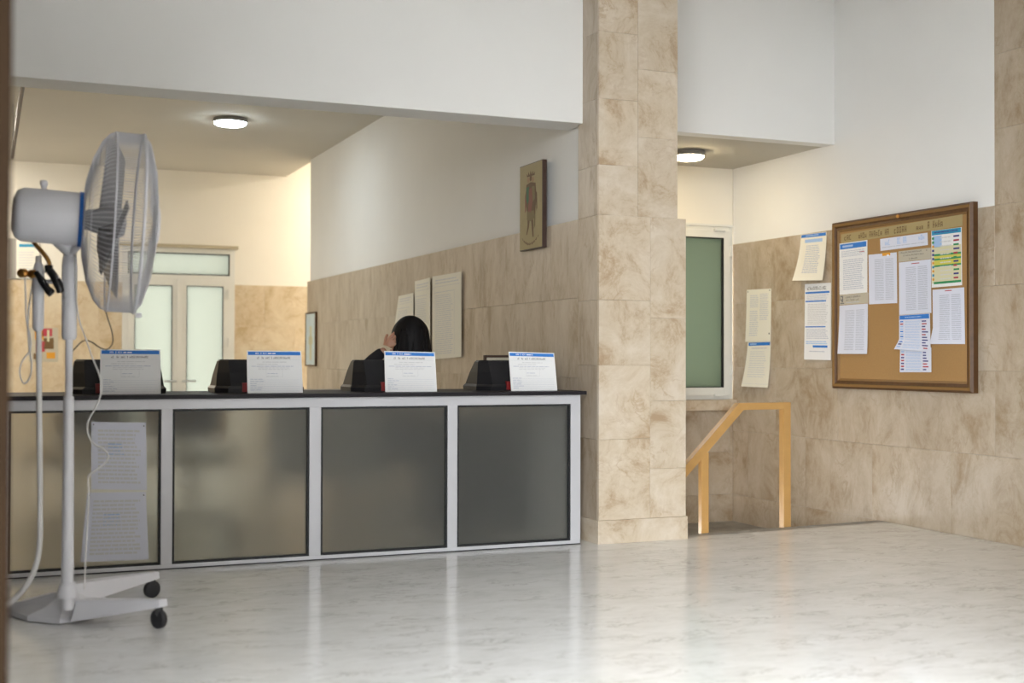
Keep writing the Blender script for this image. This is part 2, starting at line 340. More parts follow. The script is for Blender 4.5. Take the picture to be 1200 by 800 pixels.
# ------------------------------------------------------------------ stairs and alcove window
st = thing('stairs', 'marble steps descending behind the pillar below the window', 'stairs', kind='structure', base=(3.9, 5.7, -.17))
part('landing', boxes(((3.95, 5.70, -.22), (XR, YA, -.18))), MM['grey'], st)
for k in range(7):
    x1 = 3.95-.23*k; z1 = -.18-.19*(k+1)
    part('step', boxes(((x1-.25, 5.70, z1-.04), (x1, YA, z1)), ((x1-.02, 5.70, z1), (x1, YA, z1+.19))), MM['grey'], st)
struct('wall_stairwell', boxes(((2.2, 5.60, -2.0), (XR, 5.66, -.14)), ((2.2, 5.6, -2.0), (2.3, YA+.1, 0))), MM['grout'], 'wall of the stairwell under the floor edge', 'wall')
win = tag(thing('window_1', 'white aluminium window with green frosted pane above the stairs', 'window', kind='structure', base=(4.1, YA, .63)))
wx0, wx1, wz0, wz1 = 3.62, 4.588, .628, 1.772
def frame_bm(x0, x1, z0, z1, y0, y1, w, bev=.003):
    return boxes(((x0, y0, z0), (x0+w, y1, z1)), ((x1-w, y0, z0), (x1, y1, z1)), ((x0+w, y0, z0), (x1-w, y1, z0+w)), ((x0+w, y0, z1-w), (x1-w, y1, z1)), bev=bev)
part('frame', frame_bm(wx0, wx1, wz0, wz1, YA-.012, YA+.06, .03), MM['doora'], win)
part('drip_rail', boxes(((wx0-.01, YA-.02, wz1-.002), (wx1+.004, YA+.02, wz1+.012))), MM['doora'], win)
sash = part('sash', frame_bm(wx0+.028, wx1-.028, wz0+.028, wz1-.028, YA-.03, YA+.035, .05), MM['doora'], win)
part('gasket', frame_bm(wx0+.076, wx1-.076, wz0+.076, wz1-.076, YA-.026, YA+.02, .007, 0), MM['gasket'], sash)
part('pane', boxes(((wx0+.08, YA-.002, wz0+.08), (wx1-.08, YA+.004, wz1-.08))), MM['greeng'], sash)
for z in (wz0+.02, wz1-.035): part('hinge', boxes(((wx1-.16, YA-.045, z), (wx1-.07, YA-.028, z+.016)), bev=.003), MM['doora'], sash)
for z in (wz0+.16, wz1-.2): part('hinge', boxes(((wx1-.034, YA-.04, z), (wx1-.016, YA-.012, z+.07)), bev=.003), MM['doora'], sash)
struct('trim_3', boxes(((3.5, YA-.05, .556), (XR, YA+.02, .626)), bev=.005), MM['pillar'], 'beige marble window sill in the alcove', 'window sill')
rl = thing('handrail', 'honey-coloured wooden handrail with two posts above the stairs', 'handrail', base=(3.98, 5.76, 0))
YRL = 5.78
pA, pB, pC = ony(866, 475, YRL), ony(920, 475, YRL), ony(800, 552, YRL)
zr = pB.z; hw = .022
dirs = (pC-pA).normalized(); pC = pA+dirs*1.3
nrm = Vector((-dirs.z, 0, dirs.x)); T0 = Vector((pA.x-.012, 0, zr+.018))+nrm*.046; Bz0x = (T0+dirs*((zr-.02-T0.z)/dirs.z)).x+.03
part('top_rail', boxes(((Bz0x, YRL-hw, zr-.02), (pB.x-.02, YRL+hw, zr+.018)), bev=.004), MM['wood'], rl)
nrm = Vector((-dirs.z, 0, dirs.x)); 
T = Vector((pA.x-.012, YRL-hw, zr+.018)); Bq0 = T+nrm*.046; Bz = Bq0+dirs*((zr-.02-Bq0.z)/dirs.z)
sl = B(); prism(sl, [T, Vector((Bz.x+.03, T.y, zr+.0175)), Vector((Bz.x+.03, T.y, zr-.0195)), Bz, Bq0+dirs*1.3, T+dirs*1.3], (0, 2*hw, 0))
part('sloping_rail', sl, MM['wood'], rl)
part('post', boxes(((pB.x-.024, YRL-hw-.001, -.22), (pB.x+.022, YRL+hw+.001, zr+.019)), bev=.004), MM['wood'], rl)
pD = ony(824.5, 540, YRL); zD = pA.z+(pD.x-pA.x)*dirs.z/dirs.x
part('post', boxes(((pD.x-.022, YRL-hw+.004, -.95), (pD.x+.022, YRL+hw-.004, zD-.03)), bev=.004), MM['wood'], rl)
# ------------------------------------------------------------------ office double door
dr = thing('door_1', 'white aluminium double door with backlit opal panes and transom', 'door', kind='structure', base=((DX0+DX1)/2, YB, 0))
part('frame', boxes(((DX0, YB-.01, 0), (DX0+.05, YB+.07, DZ)), ((DX1-.05, YB-.01, 0), (DX1, YB+.07, DZ)), ((DX0+.05, YB-.01, DZ-.05), (DX1-.05, YB+.07, DZ)), ((DX0+.05, YB-.01, 1.655), (DX1-.05, YB+.07, 1.70)), bev=.003), MM['doora'], dr)
part('lintel_cap', boxes(((DX0-.03, YB-.035, DZ), (DX1+.03, YB+.05, DZ+.032)), bev=.003), mat('beige_cap', (.46, .40, .28), .6), dr)
tp = part('transom_gasket', frame_bm(DX0+.05, DX1-.05, 1.70, DZ-.05, YB-.006, YB+.03, .009, 0), MM['gasket'], dr)
part('transom_pane', boxes(((DX0+.045, YB+.01, 1.695), (DX1-.045, YB+.016, DZ-.045))), MM['opal'], dr)
xm = (DX0+DX1)/2
for x0, x1, s in ((DX0+.05, xm-.004, 1), (xm+.004, DX1-.05, -1)):
    lf = part('door_leaf', frame_bm(x0, x1, .004, 1.657, YB-.02, YB+.035, .062), MM['doora'], dr)
    part('gasket', frame_bm(x0+.06, x1-.06, .063, 1.598, YB-.016, YB+.02, .008, 0), MM['gasket'], lf)
    part('pane', boxes(((x0+.058, YB+.0, .062), (x1-.058, YB+.006, 1.60))), MM['opal'], lf)
    xc = x1-.03 if s > 0 else x0+.03
    part('handle_plate', boxes(((xc-.018, YB-.03, .52), (xc+.018, YB-.02, .95)), bev=.003), MM['doora'], lf)
    hd = B(); tube(hd, [(xc, YB-.03, .665), (xc, YB-.075, .665), (xc-s*.12, YB-.075, .665)], .011, 8); part('handle', hd, MM['steel'], lf)
    xh = x0+.006 if s > 0 else x1-.006
    for z in (.3, 1.0, 1.48): part('hinge', boxes(((xh-.014, YB-.034, z), (xh+.014, YB-.018, z+.09)), bev=.003), MM['doora'], lf)
ast = part('centre_strip', boxes(((xm-.022, YB-.032, .02), (xm+.022, YB-.02, 1.65)), bev=.002), MM['doora'], dr)
# ------------------------------------------------------------------ service counter
ct = thing('service_counter', 'low reception counter with pale aluminium frame and frosted glass panels', 'counter', base=(1.0, YC, 0))
CX0, CX1 = -1.28, 2.665
zt = ony(600, 474, YC).z; zb0 = .115
ztop = .722
zpb = ony(669, 633, YC).z
D0, D1 = YC, YC+.05
nrm = Vector((-dirs.z, 0, dirs.x)); T0 = Vector((pA.x-.012, 0, zr+.018))+nrm*.046; Bz0x = (T0+dirs*((zr-.02-T0.z)/dirs.z)).x+.03
part('top_rail', boxes(((CX0, D0, zt), (CX1, D1, ztop)), bev=.003), MM['alu'], ct)
part('bottom_rail', boxes(((CX0, D0, .005), (CX1, D1, zpb)), bev=.003), MM['alu'], ct)
part('kick_strip', boxes(((CX0, D0+.003, 0), (CX1, D1-.003, .006))), MM['gasket'], ct)
mulls = [(-1.24, -1.19), (-.595, -.545), (.05, .098), (.696, .744), (1.334, 1.386), (1.983, 2.031), (2.613, CX1)]
for a, b in mulls: part('mullion', boxes(((a, D0-.0015, zpb-.001), (b, D1, zt+.001)), bev=.003), MM['alu'], ct)
for (a0, a), (b, b0) in zip(mulls, mulls[1:]):
    part('gasket', frame_bm(a, b, zpb, zt, D0+.004, D1-.01, .009, 0), MM['gasket'], ct)
    part('glass_panel', boxes(((a+.006, D0+.018, zpb+.006), (b-.006, D0+.026, zt-.006))), MM['frost'], ct)
sidepan = part('end_panel', boxes(((CX1-.03, D1, .0), (CX1, D1+.5, ztop))), MM['alu'], ct)
ZW = .7395
wt = tag(obj('worktop', boxes(((CX0-.02, YC-.025, ztop), (CX1+.022, 6.05, ZW)), bev=.003), MM['granite']), 'thin black stone worktop running along the whole counter', 'worktop')
# ------------------------------------------------------------------ printed sheets
RNG = random.Random(4)
def sheet(name, label, cat, corners, normal, prints, m='paper', group=None, curl=None, off=.002, th=.0007, nu=6, nv=10):
    """thin sheet of paper; corners TL,TR,BR,BL in the place, prints: (u0,v0,u1,v1,material)"""
    TL, TR, BR, BL = [Vector(c) for c in corners]; nr = Vector(normal)
    def P(u, v, e=0):
        p = TL*(1-u)*(1-v)+TR*u*(1-v)+BR*u*v+BL*(1-u)*v
        return p+nr*(off+e+(curl(u, v) if curl else 0))
    bm = B(); mats = [MM[m]]; idx = {m: 0}
    for e, fl_ in ((0, 0), (-th, 1)):
        g = [[bm.verts.new(P(i/nu, j/nv, e)) for i in range(nu+1)] for j in range(nv+1)]
        for j in range(nv):
            for i in range(nu): bm.faces.new((g[j][i], g[j][i+1], g[j+1][i+1], g[j+1][i]))
        if not fl_: g0 = g
    bd = [(0, i) for i in range(nu)]+[(j, nu) for j in range(nv)]+[(nv, nu-i) for i in range(nu)]+[(nv-j, 0) for j in range(nv)]
    for k in range(len(bd)):
        (a, b), (c, d) = bd[k], bd[(k+1) % len(bd)]; bm.faces.new((g0[a][b], g[a][b], g[c][d], g0[c][d]))
    lay = {}
    for q in prints:
        if q[0] == 'poly':
            if q[2] not in idx: idx[q[2]] = len(mats); mats.append(MM[q[2]])
            f = bm.faces.new([bm.verts.new(P(u, v, .0006+q[3]*.0005)) for u, v in q[1]]); f.material_index = idx[q[2]]; continue
        u0, v0, u1, v1, mm = q[:5]; e = .0006+(q[5] if len(q) > 5 else 0)*.0005
        if mm not in idx: idx[mm] = len(mats); mats.append(MM[mm])
        k = max(1, round((v1-v0)*nv)) if curl else 1; ku = max(1, round((u1-u0)*nu)) if curl else 1
        for j in range(k):
            for i in range(ku):
                a, b = u0+(u1-u0)*i/ku, u0+(u1-u0)*(i+1)/ku; c, d = v0+(v1-v0)*j/k, v0+(v1-v0)*(j+1)/k
                f = bm.faces.new([bm.verts.new(P(*w, e)) for w in ((a, c), (b, c), (b, d), (a, d))]); f.material_index = idx[mm]
    me = bpy.data.meshes.new(name); bm.to_mesh(me); bm.free()
    for x in mats: me.materials.append(x)
    o = bpy.data.objects.new(name, me); COL.objects.link(o)
    return tag(o, label, cat, group)
def lines(u0, v0, u1, v1, n, m='ink', fill=.5, wl=(.04, .13), rag=.15, lay=0):
    out = []; h = (v1-v0)/n
    for i in range(n):
        u = u0; end = u1-RNG.random()*rag*(u1-u0)
        while u < end:
            w = min(RNG.uniform(*wl), end-u); out.append((u, v0+h*i+h*(1-fill)/2, u+w, v0+h*i+h*(1+fill)/2, m, lay)); u += w+.014
    return out
def glyphs(u0, u1, v0, v1, n, m, seed, asp=1, lay=0):      # row of letter-like strokes
    r = random.Random(seed); out = []; w = (u1-u0)/n
    for i in range(n):
        if r.random() < .14: continue
        x = u0+w*i; t = w*.2; top = v0+(v1-v0)*r.choice((0, 0, .3))
        out.append((x, top, x+t, v1, m, lay))
        k = r.random()
        if k < .7: out.append((x+w*.5, top, x+w*.5+t, v1, m, lay))
        if k > .3: out.append((x, top, x+w*.65, top+(v1-v0)*.14, m, lay))
        if k < .6: out.append((x, (top+v1)/2, x+w*.65, (top+v1)/2+(v1-v0)*.14, m, lay))
        if k > .6: out.append((x, v1-(v1-v0)*.14, x+w*.65, v1, m, lay))
    return out
def form_print():
    p = [(.02, .025, .98, .105, 'inkb')]
    p += glyphs(.13, .27, .045, .085, 6, 'inkw', 1, lay=1)+glyphs(.29, .36, .045, .085, 3, 'inkw', 2, lay=1)+lines(.38, .05, .52, .085, 1, 'inkw', .7, rag=0, lay=1)
    p += glyphs(.18, .31, .145, .195, 6, 'inkd', 3)+glyphs(.34, .82, .145, .195, 24, 'inkd', 5)
    p += [(.03, .215, .97, .219, 'inkl')]
    p += lines(.28, .25, .75, .29, 1, 'inkl', .4)+lines(.18, .30, .6, .34, 1, 'inkl', .4)+lines(.08, .35, .94, .39, 1, 'ink', .35)+lines(.2, .39, .8, .46, 2, 'inkl', .35, (.05, .1))
    p += [(.34, .46, .344, .62, 'inkl'), (.64, .46, .644, .62, 'inkl'), (.34, .62, .64, .624, 'inkl')]+lines(.36, .52, .55, .56, 1, 'ink', .35)+lines(.35, .59, .6, .62, 1, 'inkl', .4)
    for k in range(6):
        v = .66+.05*k; p += [(.05, v+.03, .95, v+.033, 'ink')]+lines(.05, v, .05+RNG.choice((.12, .25, .2)), v+.026, 1, 'ink', .5)
    return p
# the four signs on the worktop, each with an easel foot
YS = 5.56
sg = [((118, 409), (188.5, 409.5), (188.5, 458), (117, 458), 'first from the left, half hidden behind the fan'), ((290, 410.5), (354, 411), (355, 457.5), (290, 457.5), 'in front of the double door'),
      ((451.5, 411), (511, 412.5), (512, 457), (451.5, 457), 'in front of the seated person'), ((597.5, 412), (651, 413.5), (653, 457), (599, 457), 'at the right end beside the pillar')]
for k, (a, b, c, d, where) in enumerate(sg):
    t = thing('form_sign', 'white form card with blue header, '+where, 'sign', 'form cards on the counter', base=(ony(*d, YS).x, YS, ZW))
    A, Bq = ony(*a, YS), ony(*b, YS); x0, x1 = A.x, Bq.x; xb0, xb1 = ony(*d, YS).x, ony(*c, YS).x; zt_ = (A.z, Bq.z); h = max(zt_)-ZW
    lean = .018
    cor = [(x0, YS+lean, zt_[0]), (x1, YS+lean, zt_[1]), (xb1, YS, ZW+.001), (xb0, YS, ZW+.001)]
    s_ = sheet('card', None, None, cor, (0, -1, 0), form_print(), th=.0025, nu=2, nv=2); s_.data.transform(Matrix.Translation(-Vector(t.location))); s_.parent = t
    xm_ = (x0+x1)/2
    ez = B(); prism(ez, [(xm_-.02, YS+lean*.7+.004, ZW+h*.7), (xm_+.02, YS+lean*.7+.004, ZW+h*.7), (xm_+.03, YS+.07, ZW+.001), (xm_-.03, YS+.07, ZW+.001)], (0, .003, 0)); part('easel_foot', ez, MM['paper'], t)
# the four black terminals
dv = [((84, 421), (119, 421), 'at the left end behind the fan'), ((255, 421), (290, 421), 'in front of the double door'), ((415, 421.5), (452, 421.5), 'in front of the seated person'), ((562.5, 422), (598, 422), 'at the right end beside the pillar')]
YD = 5.70
def loft(bm, rings, mi=0):
    V = [[bm.verts.new(p) for p in r] for r in rings]; n = len(V[0])
    for a, b in zip(V, V[1:]):
        for k in range(n): bm.faces.new((a[k], a[(k+1) % n], b[(k+1) % n], b[k])).material_index = mi
    bm.faces.new(V[0][::-1]); bm.faces.new(V[-1]); return bm
for k, (a, b, where) in enumerate(dv):
    P0 = ony(a[0], a[1], YD); x0 = P0.x; H = P0.z-ZW; W = .39; xc = x0+W/2
    t = thing('desktop_terminal', 'black wedge-shaped terminal behind its card, '+where, 'terminal', 'black terminals on the counter', base=(xc, YD+.08, ZW))
    def rg(w, y0, y1, z, ch): return [(xc-w/2+ch, y0, z), (xc+w/2-ch, y0, z), (xc+w/2, y0+ch*1.3, z), (xc+w/2, y1, z), (xc-w/2, y1, z), (xc-w/2, y0+ch*1.3, z)]
    bm = loft(B(), [rg(W+.0, YD-.03, YD+.2, ZW+.03, .055), rg(W-.015, YD-.005, YD+.16, ZW+H*.6, .045), rg(W-.035, YD+.025, YD+.12, ZW+H-.008, .035), rg(W-.05, YD+.032, YD+.112, ZW+H, .03)])
    part('casing', bm, MM['darkp'], t)
    part('base', loft(B(), [rg(W+.015, YD-.035, YD+.21, ZW, .05), rg(W+.018, YD-.037, YD+.21, ZW+.02, .05), rg(W+.002, YD-.031, YD+.2, ZW+.031, .055)]), MM['blackp'], t)
    xr0 = ony(b[0]-8, 450, YD).x
    part('red_label', boxes(((xr0, YD-.042, ZW+.004), (xr0+.06, YD-.022, ZW+.045)), bev=.002), MM['red'], t, label='red block low on the front of the casing')
# dark-framed panel behind the right terminal
fx0 = ony(568, 418, 6.0).x; fz = ony(580, 416, 6.0).z
t = thing('beige_board', 'beige panel with dark frame standing behind the rightmost terminal', 'panel', base=(fx0+.17, 6.0, ZW))
part('frame', frame_bm(fx0, fx0+.34, ZW, fz, 6.0, 6.02, .012, .001), MM['darkw'], t)
part('panel', boxes(((fx0+.01, 6.006, ZW+.01), (fx0+.33, 6.014, fz-.01))), MM['strip'], t)
# two sheets on the left glass panel
YG = D0+.017
def faint(): return lines(.12, .1, .9, .92, 14, 'inkl', .5)+lines(.3, .3, .6, .5, 4, 'inkbl', .3)
g0 = 'sheets taped to the left glass panel'
def cur(a, p=1.0): return lambda u, v: a*(v**2)*(1-.3*u)
sheet('paper_sheet', 'upper of two grey sheets taped to the left frosted panel', 'paper', [ony(107, 494, YG), ony(171, 495, YG), ony(172, 574, YG), ony(107, 573, YG)], (0, -1, 0), faint()+[(.03, .03, .05, .05, 'inkd'), (.95, .04, .97, .06, 'inkd')], 'paperb', g0, cur(.004))
sheet('paper_sheet', 'lower of two grey sheets taped to the left frosted panel, flaring downwards', 'paper', [ony(102, 577, YG), ony(171, 576, YG), ony(174, 655, YG), ony(94, 658, YG)], (0, -1, 0), faint()+[(.03, .03, .05, .05, 'inkd'), (.95, .04, .97, .06, 'inkd')], 'paperb', g0, cur(.008))
# ------------------------------------------------------------------ notice board
nb = thing('notice_board', 'large brown-framed cork notice board on the right wall', 'notice board', base=(XR, 5.5, .72))
nTL, nBR = onx(975.5, 262, XR-.03), onx(1141, 459.5, XR-.03)
y1, y0, bz0, bz1 = nTL.y, nBR.y, .727, 1.688
fwid = .058
part('cork_panel', boxes(((XR-.02, y0+.04, bz0+.04), (XR-.002, y1-.04, bz1-.04))), MM['cork'], nb)
def mitre(yA, zA, yB, zB, inner):      # frame member with a stepped moulding
    bm = B()
    d = Vector((0, yB-yA, zB-zA)).normalized(); i = Vector(inner); A_, B_ = Vector((XR, yA, zA)), Vector((XR, yB, zB))
    prof = [(0, 0), (0, .03), (.012, .042), (.026, .036), (.034, .028), (.046, .03), (.058, .02), (.058, 0)]
    ra = [A_+i*a+d*a+Vector((-h, 0, 0)) for a, h in prof]; rb = [B_+i*a-d*a+Vector((-h, 0, 0)) for a, h in prof]
    va = [bm.verts.new(p) for p in ra]; vb = [bm.verts.new(p) for p in rb]; n = len(prof)
    for k in range(n): 
        f = bm.faces.new((va[k], va[(k+1) % n], vb[(k+1) % n], vb[k])); f.material_index = 1 if k in (2, 5) else 0
    bm.faces.new(va[::-1]); bm.faces.new(vb); return bm
for q in ((y0, bz0, y1, bz0, (0, 0, 1)), (y0, bz1, y1, bz1, (0, 0, -1)), (y0, bz0, y0, bz1, (0, 1, 0)), (y1, bz0, y1, bz1, (0, -1, 0))):
    part('frame_rail', mitre(*q), [MM['frame'], MM['gilt']], nb)
pc = onx(1055, 254.5, XR-.03); lathe_b = lathe(B(), [(0, .008), (.01, .01), (.014, .006), (.015, 0)], (XR-.04, pc.y, bz1-.02), (-1, 0, 0), 12); part('brass_hook', lathe_b, MM['brass'], nb)
XB = XR-.0215
NX = (-1, 0, 0)
def bq(*c): return [onx(x, y, XB) for x, y in c]
gN = 'papers pinned to the notice board'
txt2 = lambda: lines(.22, .1, .55, .93, 24, 'ink', .45, (.08, .3), .05)+lines(.6, .1, .9, .93, 24, 'ink', .45, (.08, .3), .05)
def nbp(label, c, prints, m='paper', curl=None, name='notice_sheet', cat='paper', off=.001): return sheet(name, label, cat, bq(*c), NX, prints, m, gN, curl, off=off)
nbp('long tan title strip with faded handwriting across the top of the board', [(986, 274.5), (1128, 251), (1128, 264.5), (986, 285)], glyphs(.03, .10, .2, .75, 3, 'inkbr', 11)+glyphs(.16, .43, .2, .8, 14, 'inkbr', 12)+glyphs(.47, .60, .2, .8, 6, 'inkbr', 13)+glyphs(.63, .71, .3, .8, 4, 'inkbr', 14)+glyphs(.74, .86, .15, .8, 6, 'inkbr', 15), 'banner', name='title_strip')
nbp('white sheet with blue heading, topmost in the left column of the board', [(983.7, 285.5), (1016.5, 281), (1016.5, 342.5), (984, 345.5)], [(.03, .02, .97, .12, 'inkb'), (.12, .05, .5, .09, 'inkbl', 1)]+lines(.08, .15, .92, .28, 4, 'ink', .4)+[(.72, .2, .9, .215, 'inkr')]+lines(.14, .32, .9, .92, 16, 'ink', .45))
nbp('small beige strip with round emblem under the blue-headed sheet', [(984, 346), (1017.5, 342.5), (1017.5, 355), (984, 357.5)], [(.03, .1, .13, .55, 'inkd'), (.05, .2, .10, .45, 'strip', 1), (.08, .55, .13, .75, 'inkd'), (.03, .8, .17, .9, 'inkd')]+glyphs(.22, .75, .18, .36, 18, 'inkd', 21)+glyphs(.24, .7, .48, .64, 15, 'inkd', 22)+lines(.25, .75, .72, .85, 1, 'ink', .6), 'strip')
nbp('plain text sheet at the foot of the left column of the board', [(983.7, 358), (1017, 355.5), (1017.5, 414.5), (983.5, 414.5)], txt2(), 'paperb', cur(.012))
nbp('white text sheet under a yellow tab in the second column of the board', [(1018, 298.5), (1051, 295.5), (1051.5, 355), (1018.5, 356.5)], txt2()+[(.5, -.01, .78, .05, 'inko', 1), (.66, .03, .74, .06, 'inkw', 2)], 'paperb')
nbp('white handwritten strip under the title strip of the board', [(1031.5, 280), (1087, 272.5), (1087.5, 287), (1032, 294)], glyphs(.03, .22, .15, .6, 5, 'inkbl', 31)+glyphs(.33, .62, .1, .6, 7, 'inkbl', 32)+glyphs(.82, .95, .1, .5, 3, 'inkbl', 33)+lines(.04, .68, .96, .8, 1, 'ink', .5), 'paperb')
nbp('small beige heading strip atop the third column of the board', [(1053, 294.5), (1091, 290), (1091, 303), (1053, 307)], glyphs(.05, .9, .1, .25, 20, 'inkd', 41)+glyphs(.15, .85, .38, .52, 16, 'inkd', 42)+glyphs(.3, .6, .72, .85, 8, 'inkd', 43), 'strip')
nbp('tall two-column text sheet in the middle of the third column', [(1053.5, 307.5), (1091, 303.5), (1091.5, 366.5), (1054, 369)], txt2()+[(.4, .04, .65, .055, 'inkr')], 'paperb')
def listp(n, hd='inkb'):
    p = [(.02, .01, .98, .13, hd)]+lines(.2, .05, .8, .09, 1, 'inkbl', .6, lay=1)
    for k in range(n):
        v = .17+.8*k/n; p += [(.04, v, .14, v+.4/n, RNG.choice(('inkr', 'inkb', 'inkn', 'inkbl')))]+lines(.2, v+.05/n, .72, v+.6/n, 2, 'inkbl', .4)
        p += [(.74, v+.1/n, .74+RNG.uniform(.1, .2), v+.45/n, RNG.choice(('inkn', 'inkn', 'inkr')))]
    return p
nbp('blue-headed list with coloured marks hanging above its twin, lower corner curled', [(1055, 369.5), (1091, 367), (1092, 412), (1055, 409)], listp(11), 'paperb', lambda u, v: .004+.055*max(0, v-.72)*max(0, .75-u)*3, off=.004)
nbp('lowest blue-headed list with coloured marks on the board', [(1055, 406), (1091.5, 407), (1091.5, 436), (1054.5, 436)], listp(7, 'inkt'), 'paperb')
tt = [(.02, .005, .98, .085, 'inkt')]+lines(.1, .025, .9, .06, 1, 'inkn', .5, lay=1)+[(.05, .1, .35, .3, 'inkbl'), (.02, .29, .98, .93, 'inkc'), (.1, .42, .98, .455, 'inkg', 1), (.1, .455, .98, .50, 'inky', 1), (.1, .50, .98, .53, 'inkg', 1), (.1, .53, .98, .615, 'inky', 1), (.1, .615, .98, .645, 'inkg', 1), (.08, .905, .98, .945, 'inkg', 1)]
for k in range(11):
    v = .12+.072*k; tt += [(.03, v, .1, v+.04, RNG.choice(('inkn', 'inko', 'inkt', 'inkg')), 2)]+lines(.3, v, .68, v+.045, 1, 'inkl', .4, lay=2)+[(.74, v+.005, .74+RNG.uniform(.08, .2), v+.035, ('inkn', 'inkr', 'inkg')[k % 3], 2)]
nbp('coloured timetable with teal heading and green and yellow bands', [(1091.5, 270.5), (1127, 266), (1127.5, 334), (1092, 337)], tt)
nbp('text sheet with bent corner under the coloured timetable', [(1093, 339.5), (1130, 336.5), (1131, 403), (1093.5, 403)], txt2()+[(.4, .03, .62, .045, 'inkr')], 'paperb', lambda u, v: .03*max(0, v-.7)*max(0, .6-u)*4)
# sheets on the right wall
gW = 'papers pinned to the marble wall'
def wq(*c): return [onx(x, y, XR-.0005) for x, y in c]
def wp(label, c, prints, m='paper', curl=None): return sheet('notice_sheet', label, 'paper', wq(*c), NX, prints, m, gW, curl, off=.002)
wp('curling sheet with blue heading beside the top of the notice board', [(939, 275), (969, 271.5), (968, 328.5), (936.5, 329)], [(.02, .01, .98, .075, 'inkb'), (.2, .03, .7, .05, 'inkbl', 1), (.18, .12, .85, .19, 'inkbl')]+lines(.25, .24, .8, .85, 16, 'ink', .45), 'paperc', lambda u, v: .05*v**2*(1-.5*u))
wp('long white sheet with several blue bars beside the notice board', [(943.5, 333), (974, 331), (974.5, 422), (943.5, 421)], [(.03, .105, .95, .13, 'inkb'), (.03, .222, .82, .24, 'inkb'), (.03, .56, .8, .575, 'inkb'), (.33, .81, .88, .84, 'inkb')]+glyphs(.1, .85, .04, .085, 16, 'inkd', 51)+lines(.08, .14, .92, .215, 4, 'ink', .35)+lines(.12, .26, .9, .54, 12, 'inkl', .5)+lines(.08, .59, .92, .73, 6, 'ink', .4)+lines(.06, .75, .95, .8, 2, 'inkbl', .5)+lines(.2, .87, .85, .91, 1, 'ink', .3), 'paper', cur(.006))
wp('upper cream sheet of the pair hanging above the handrail', [(875.5, 339.5), (904, 338), (904, 399.5), (874.5, 400.5)], lines(.15, .1, .5, .35, 7, 'inkl', .5)+lines(.55, .08, .9, .6, 14, 'inkl', .5)+lines(.15, .4, .5, .9, 12, 'inkl', .5)+[(.03, .03, .07, .05, 'inkd'), (.92, .02, .96, .04, 'inkd'), (.92, .84, .96, .87, 'inkd')], 'paperc', cur(.006))
wp('lower cream sheet with blue heading of the pair above the handrail', [(876.5, 400.5), (903.5, 399.5), (903, 454), (874, 452.5)], [(.05, .02, .97, .09, 'inkb'), (.12, .04, .4, .065, 'inkbl', 1), (.2, .14, .85, .155, 'ink')]+lines(.15, .2, .85, .8, 12, 'inkl', .3)+[(0, .93, 1, .935, 'inkl')], 'paperc', lambda u, v: .035*v**2*(1-.4*u))
# ------------------------------------------------------------------ office wall: picture, big sheets, small plaque, back-wall notices
def oq(*c): return [onx(x, y, XO-.0005) for x, y in c]
NO = (-1, 0, 0)
pa, pb = onx(610.5, 197, XO-.02), onx(637, 290, XO-.02)
pt = thing('wall_picture', 'narrow ochre picture of a standing figure hung high near the pillar', 'picture', base=(XO, (pa.y+pb.y)/2, pb.z))
py0, py1, pz0, pz1 = pb.y, pa.y, 1.485, 1.95
part('panel', boxes(((XO-.026, py0, pz0), (XO-.002, py1, pz1)), bev=.001), MM['darkw'], pt)
figp = []
def ell(cu, cv, ru, rv, m, lay=1, tilt=0, n=14):
    ps_ = []
    for k in range(n):
        x, y = ru*cos(2*pi*k/n), rv*sin(2*pi*k/n); ps_.append((cu+x*cos(tilt)-y*sin(tilt)*.35, cv+x*sin(tilt)*.35+y*cos(tilt)))
    figp.append(('poly', ps_, m, lay))
def pg(m, lay, *q): figp.append(('poly', list(q), m, lay))
pg('pbr', 1, (.33, .145), (.31, .10), (.37, .13), (.40, .085), (.45, .13), (.50, .075), (.55, .13), (.60, .085), (.64, .13), (.70, .10), (.68, .145))
ell(.40, .185, .055, .035, 'pfl', 2); ell(.60, .19, .05, .035, 'pfl', 2); ell(.50, .165, .05, .04, 'pbr', 1)
pg('pbr', 1, (.30, .235), (.50, .215), (.72, .24), (.77, .40), (.70, .60), (.62, .64), (.36, .62), (.27, .44))
pg('pgr', 2, (.30, .27), (.42, .26), (.46, .40), (.36, .47), (.29, .40)); pg('pol', 2, (.56, .27), (.68, .27), (.70, .42), (.58, .46))
pg('prd', 2, (.42, .30), (.55, .28), (.60, .44), (.52, .58), (.38, .56), (.42, .42)); pg('prd', 1, (.24, .36), (.29, .30), (.29, .54), (.24, .57)); pg('pbr', 1, (.74, .34), (.79, .36), (.80, .54), (.76, .57))
pg('pol', 2, (.34, .55), (.66, .56), (.68, .65), (.50, .68), (.33, .65))
pg('pbr', 1, (.36, .65), (.46, .66), (.42, .75), (.34, .83), (.30, .83), (.36, .73)); pg('pbr', 1, (.52, .66), (.62, .65), (.62, .76), (.64, .87), (.59, .87), (.55, .76)); pg('pol', 1, (.66, .60), (.72, .56), (.71, .74), (.64, .78))
for k, (u, v, t) in enumerate(((.13, .875, 1), (.20, .905, .6), (.28, .925, .4), (.36, .94, .2), (.45, .945, 0), (.56, .94, -.1), (.65, .925, -.4), (.74, .90, -.6), (.83, .87, -1))):
    ell(u+.01, v, .045, .016, 'pbr', 1, t, 8); ell(u+.01, v, .015, .006, 'pic', 2, t, 6)
ps = sheet('painted_face', None, None, [(XO-.0265, py1-.006, pz1-.004), (XO-.0265, py0+.006, pz1-.004), (XO-.0265, py0+.006, pz0+.004), (XO-.0265, py1-.006, pz0+.004)], NO, [(0, 0, 1, 1, 'pic')]+figp, 'pic', off=.0006)
ps.data.transform(Matrix.Translation(-Vector(pt.location))); ps.parent = pt
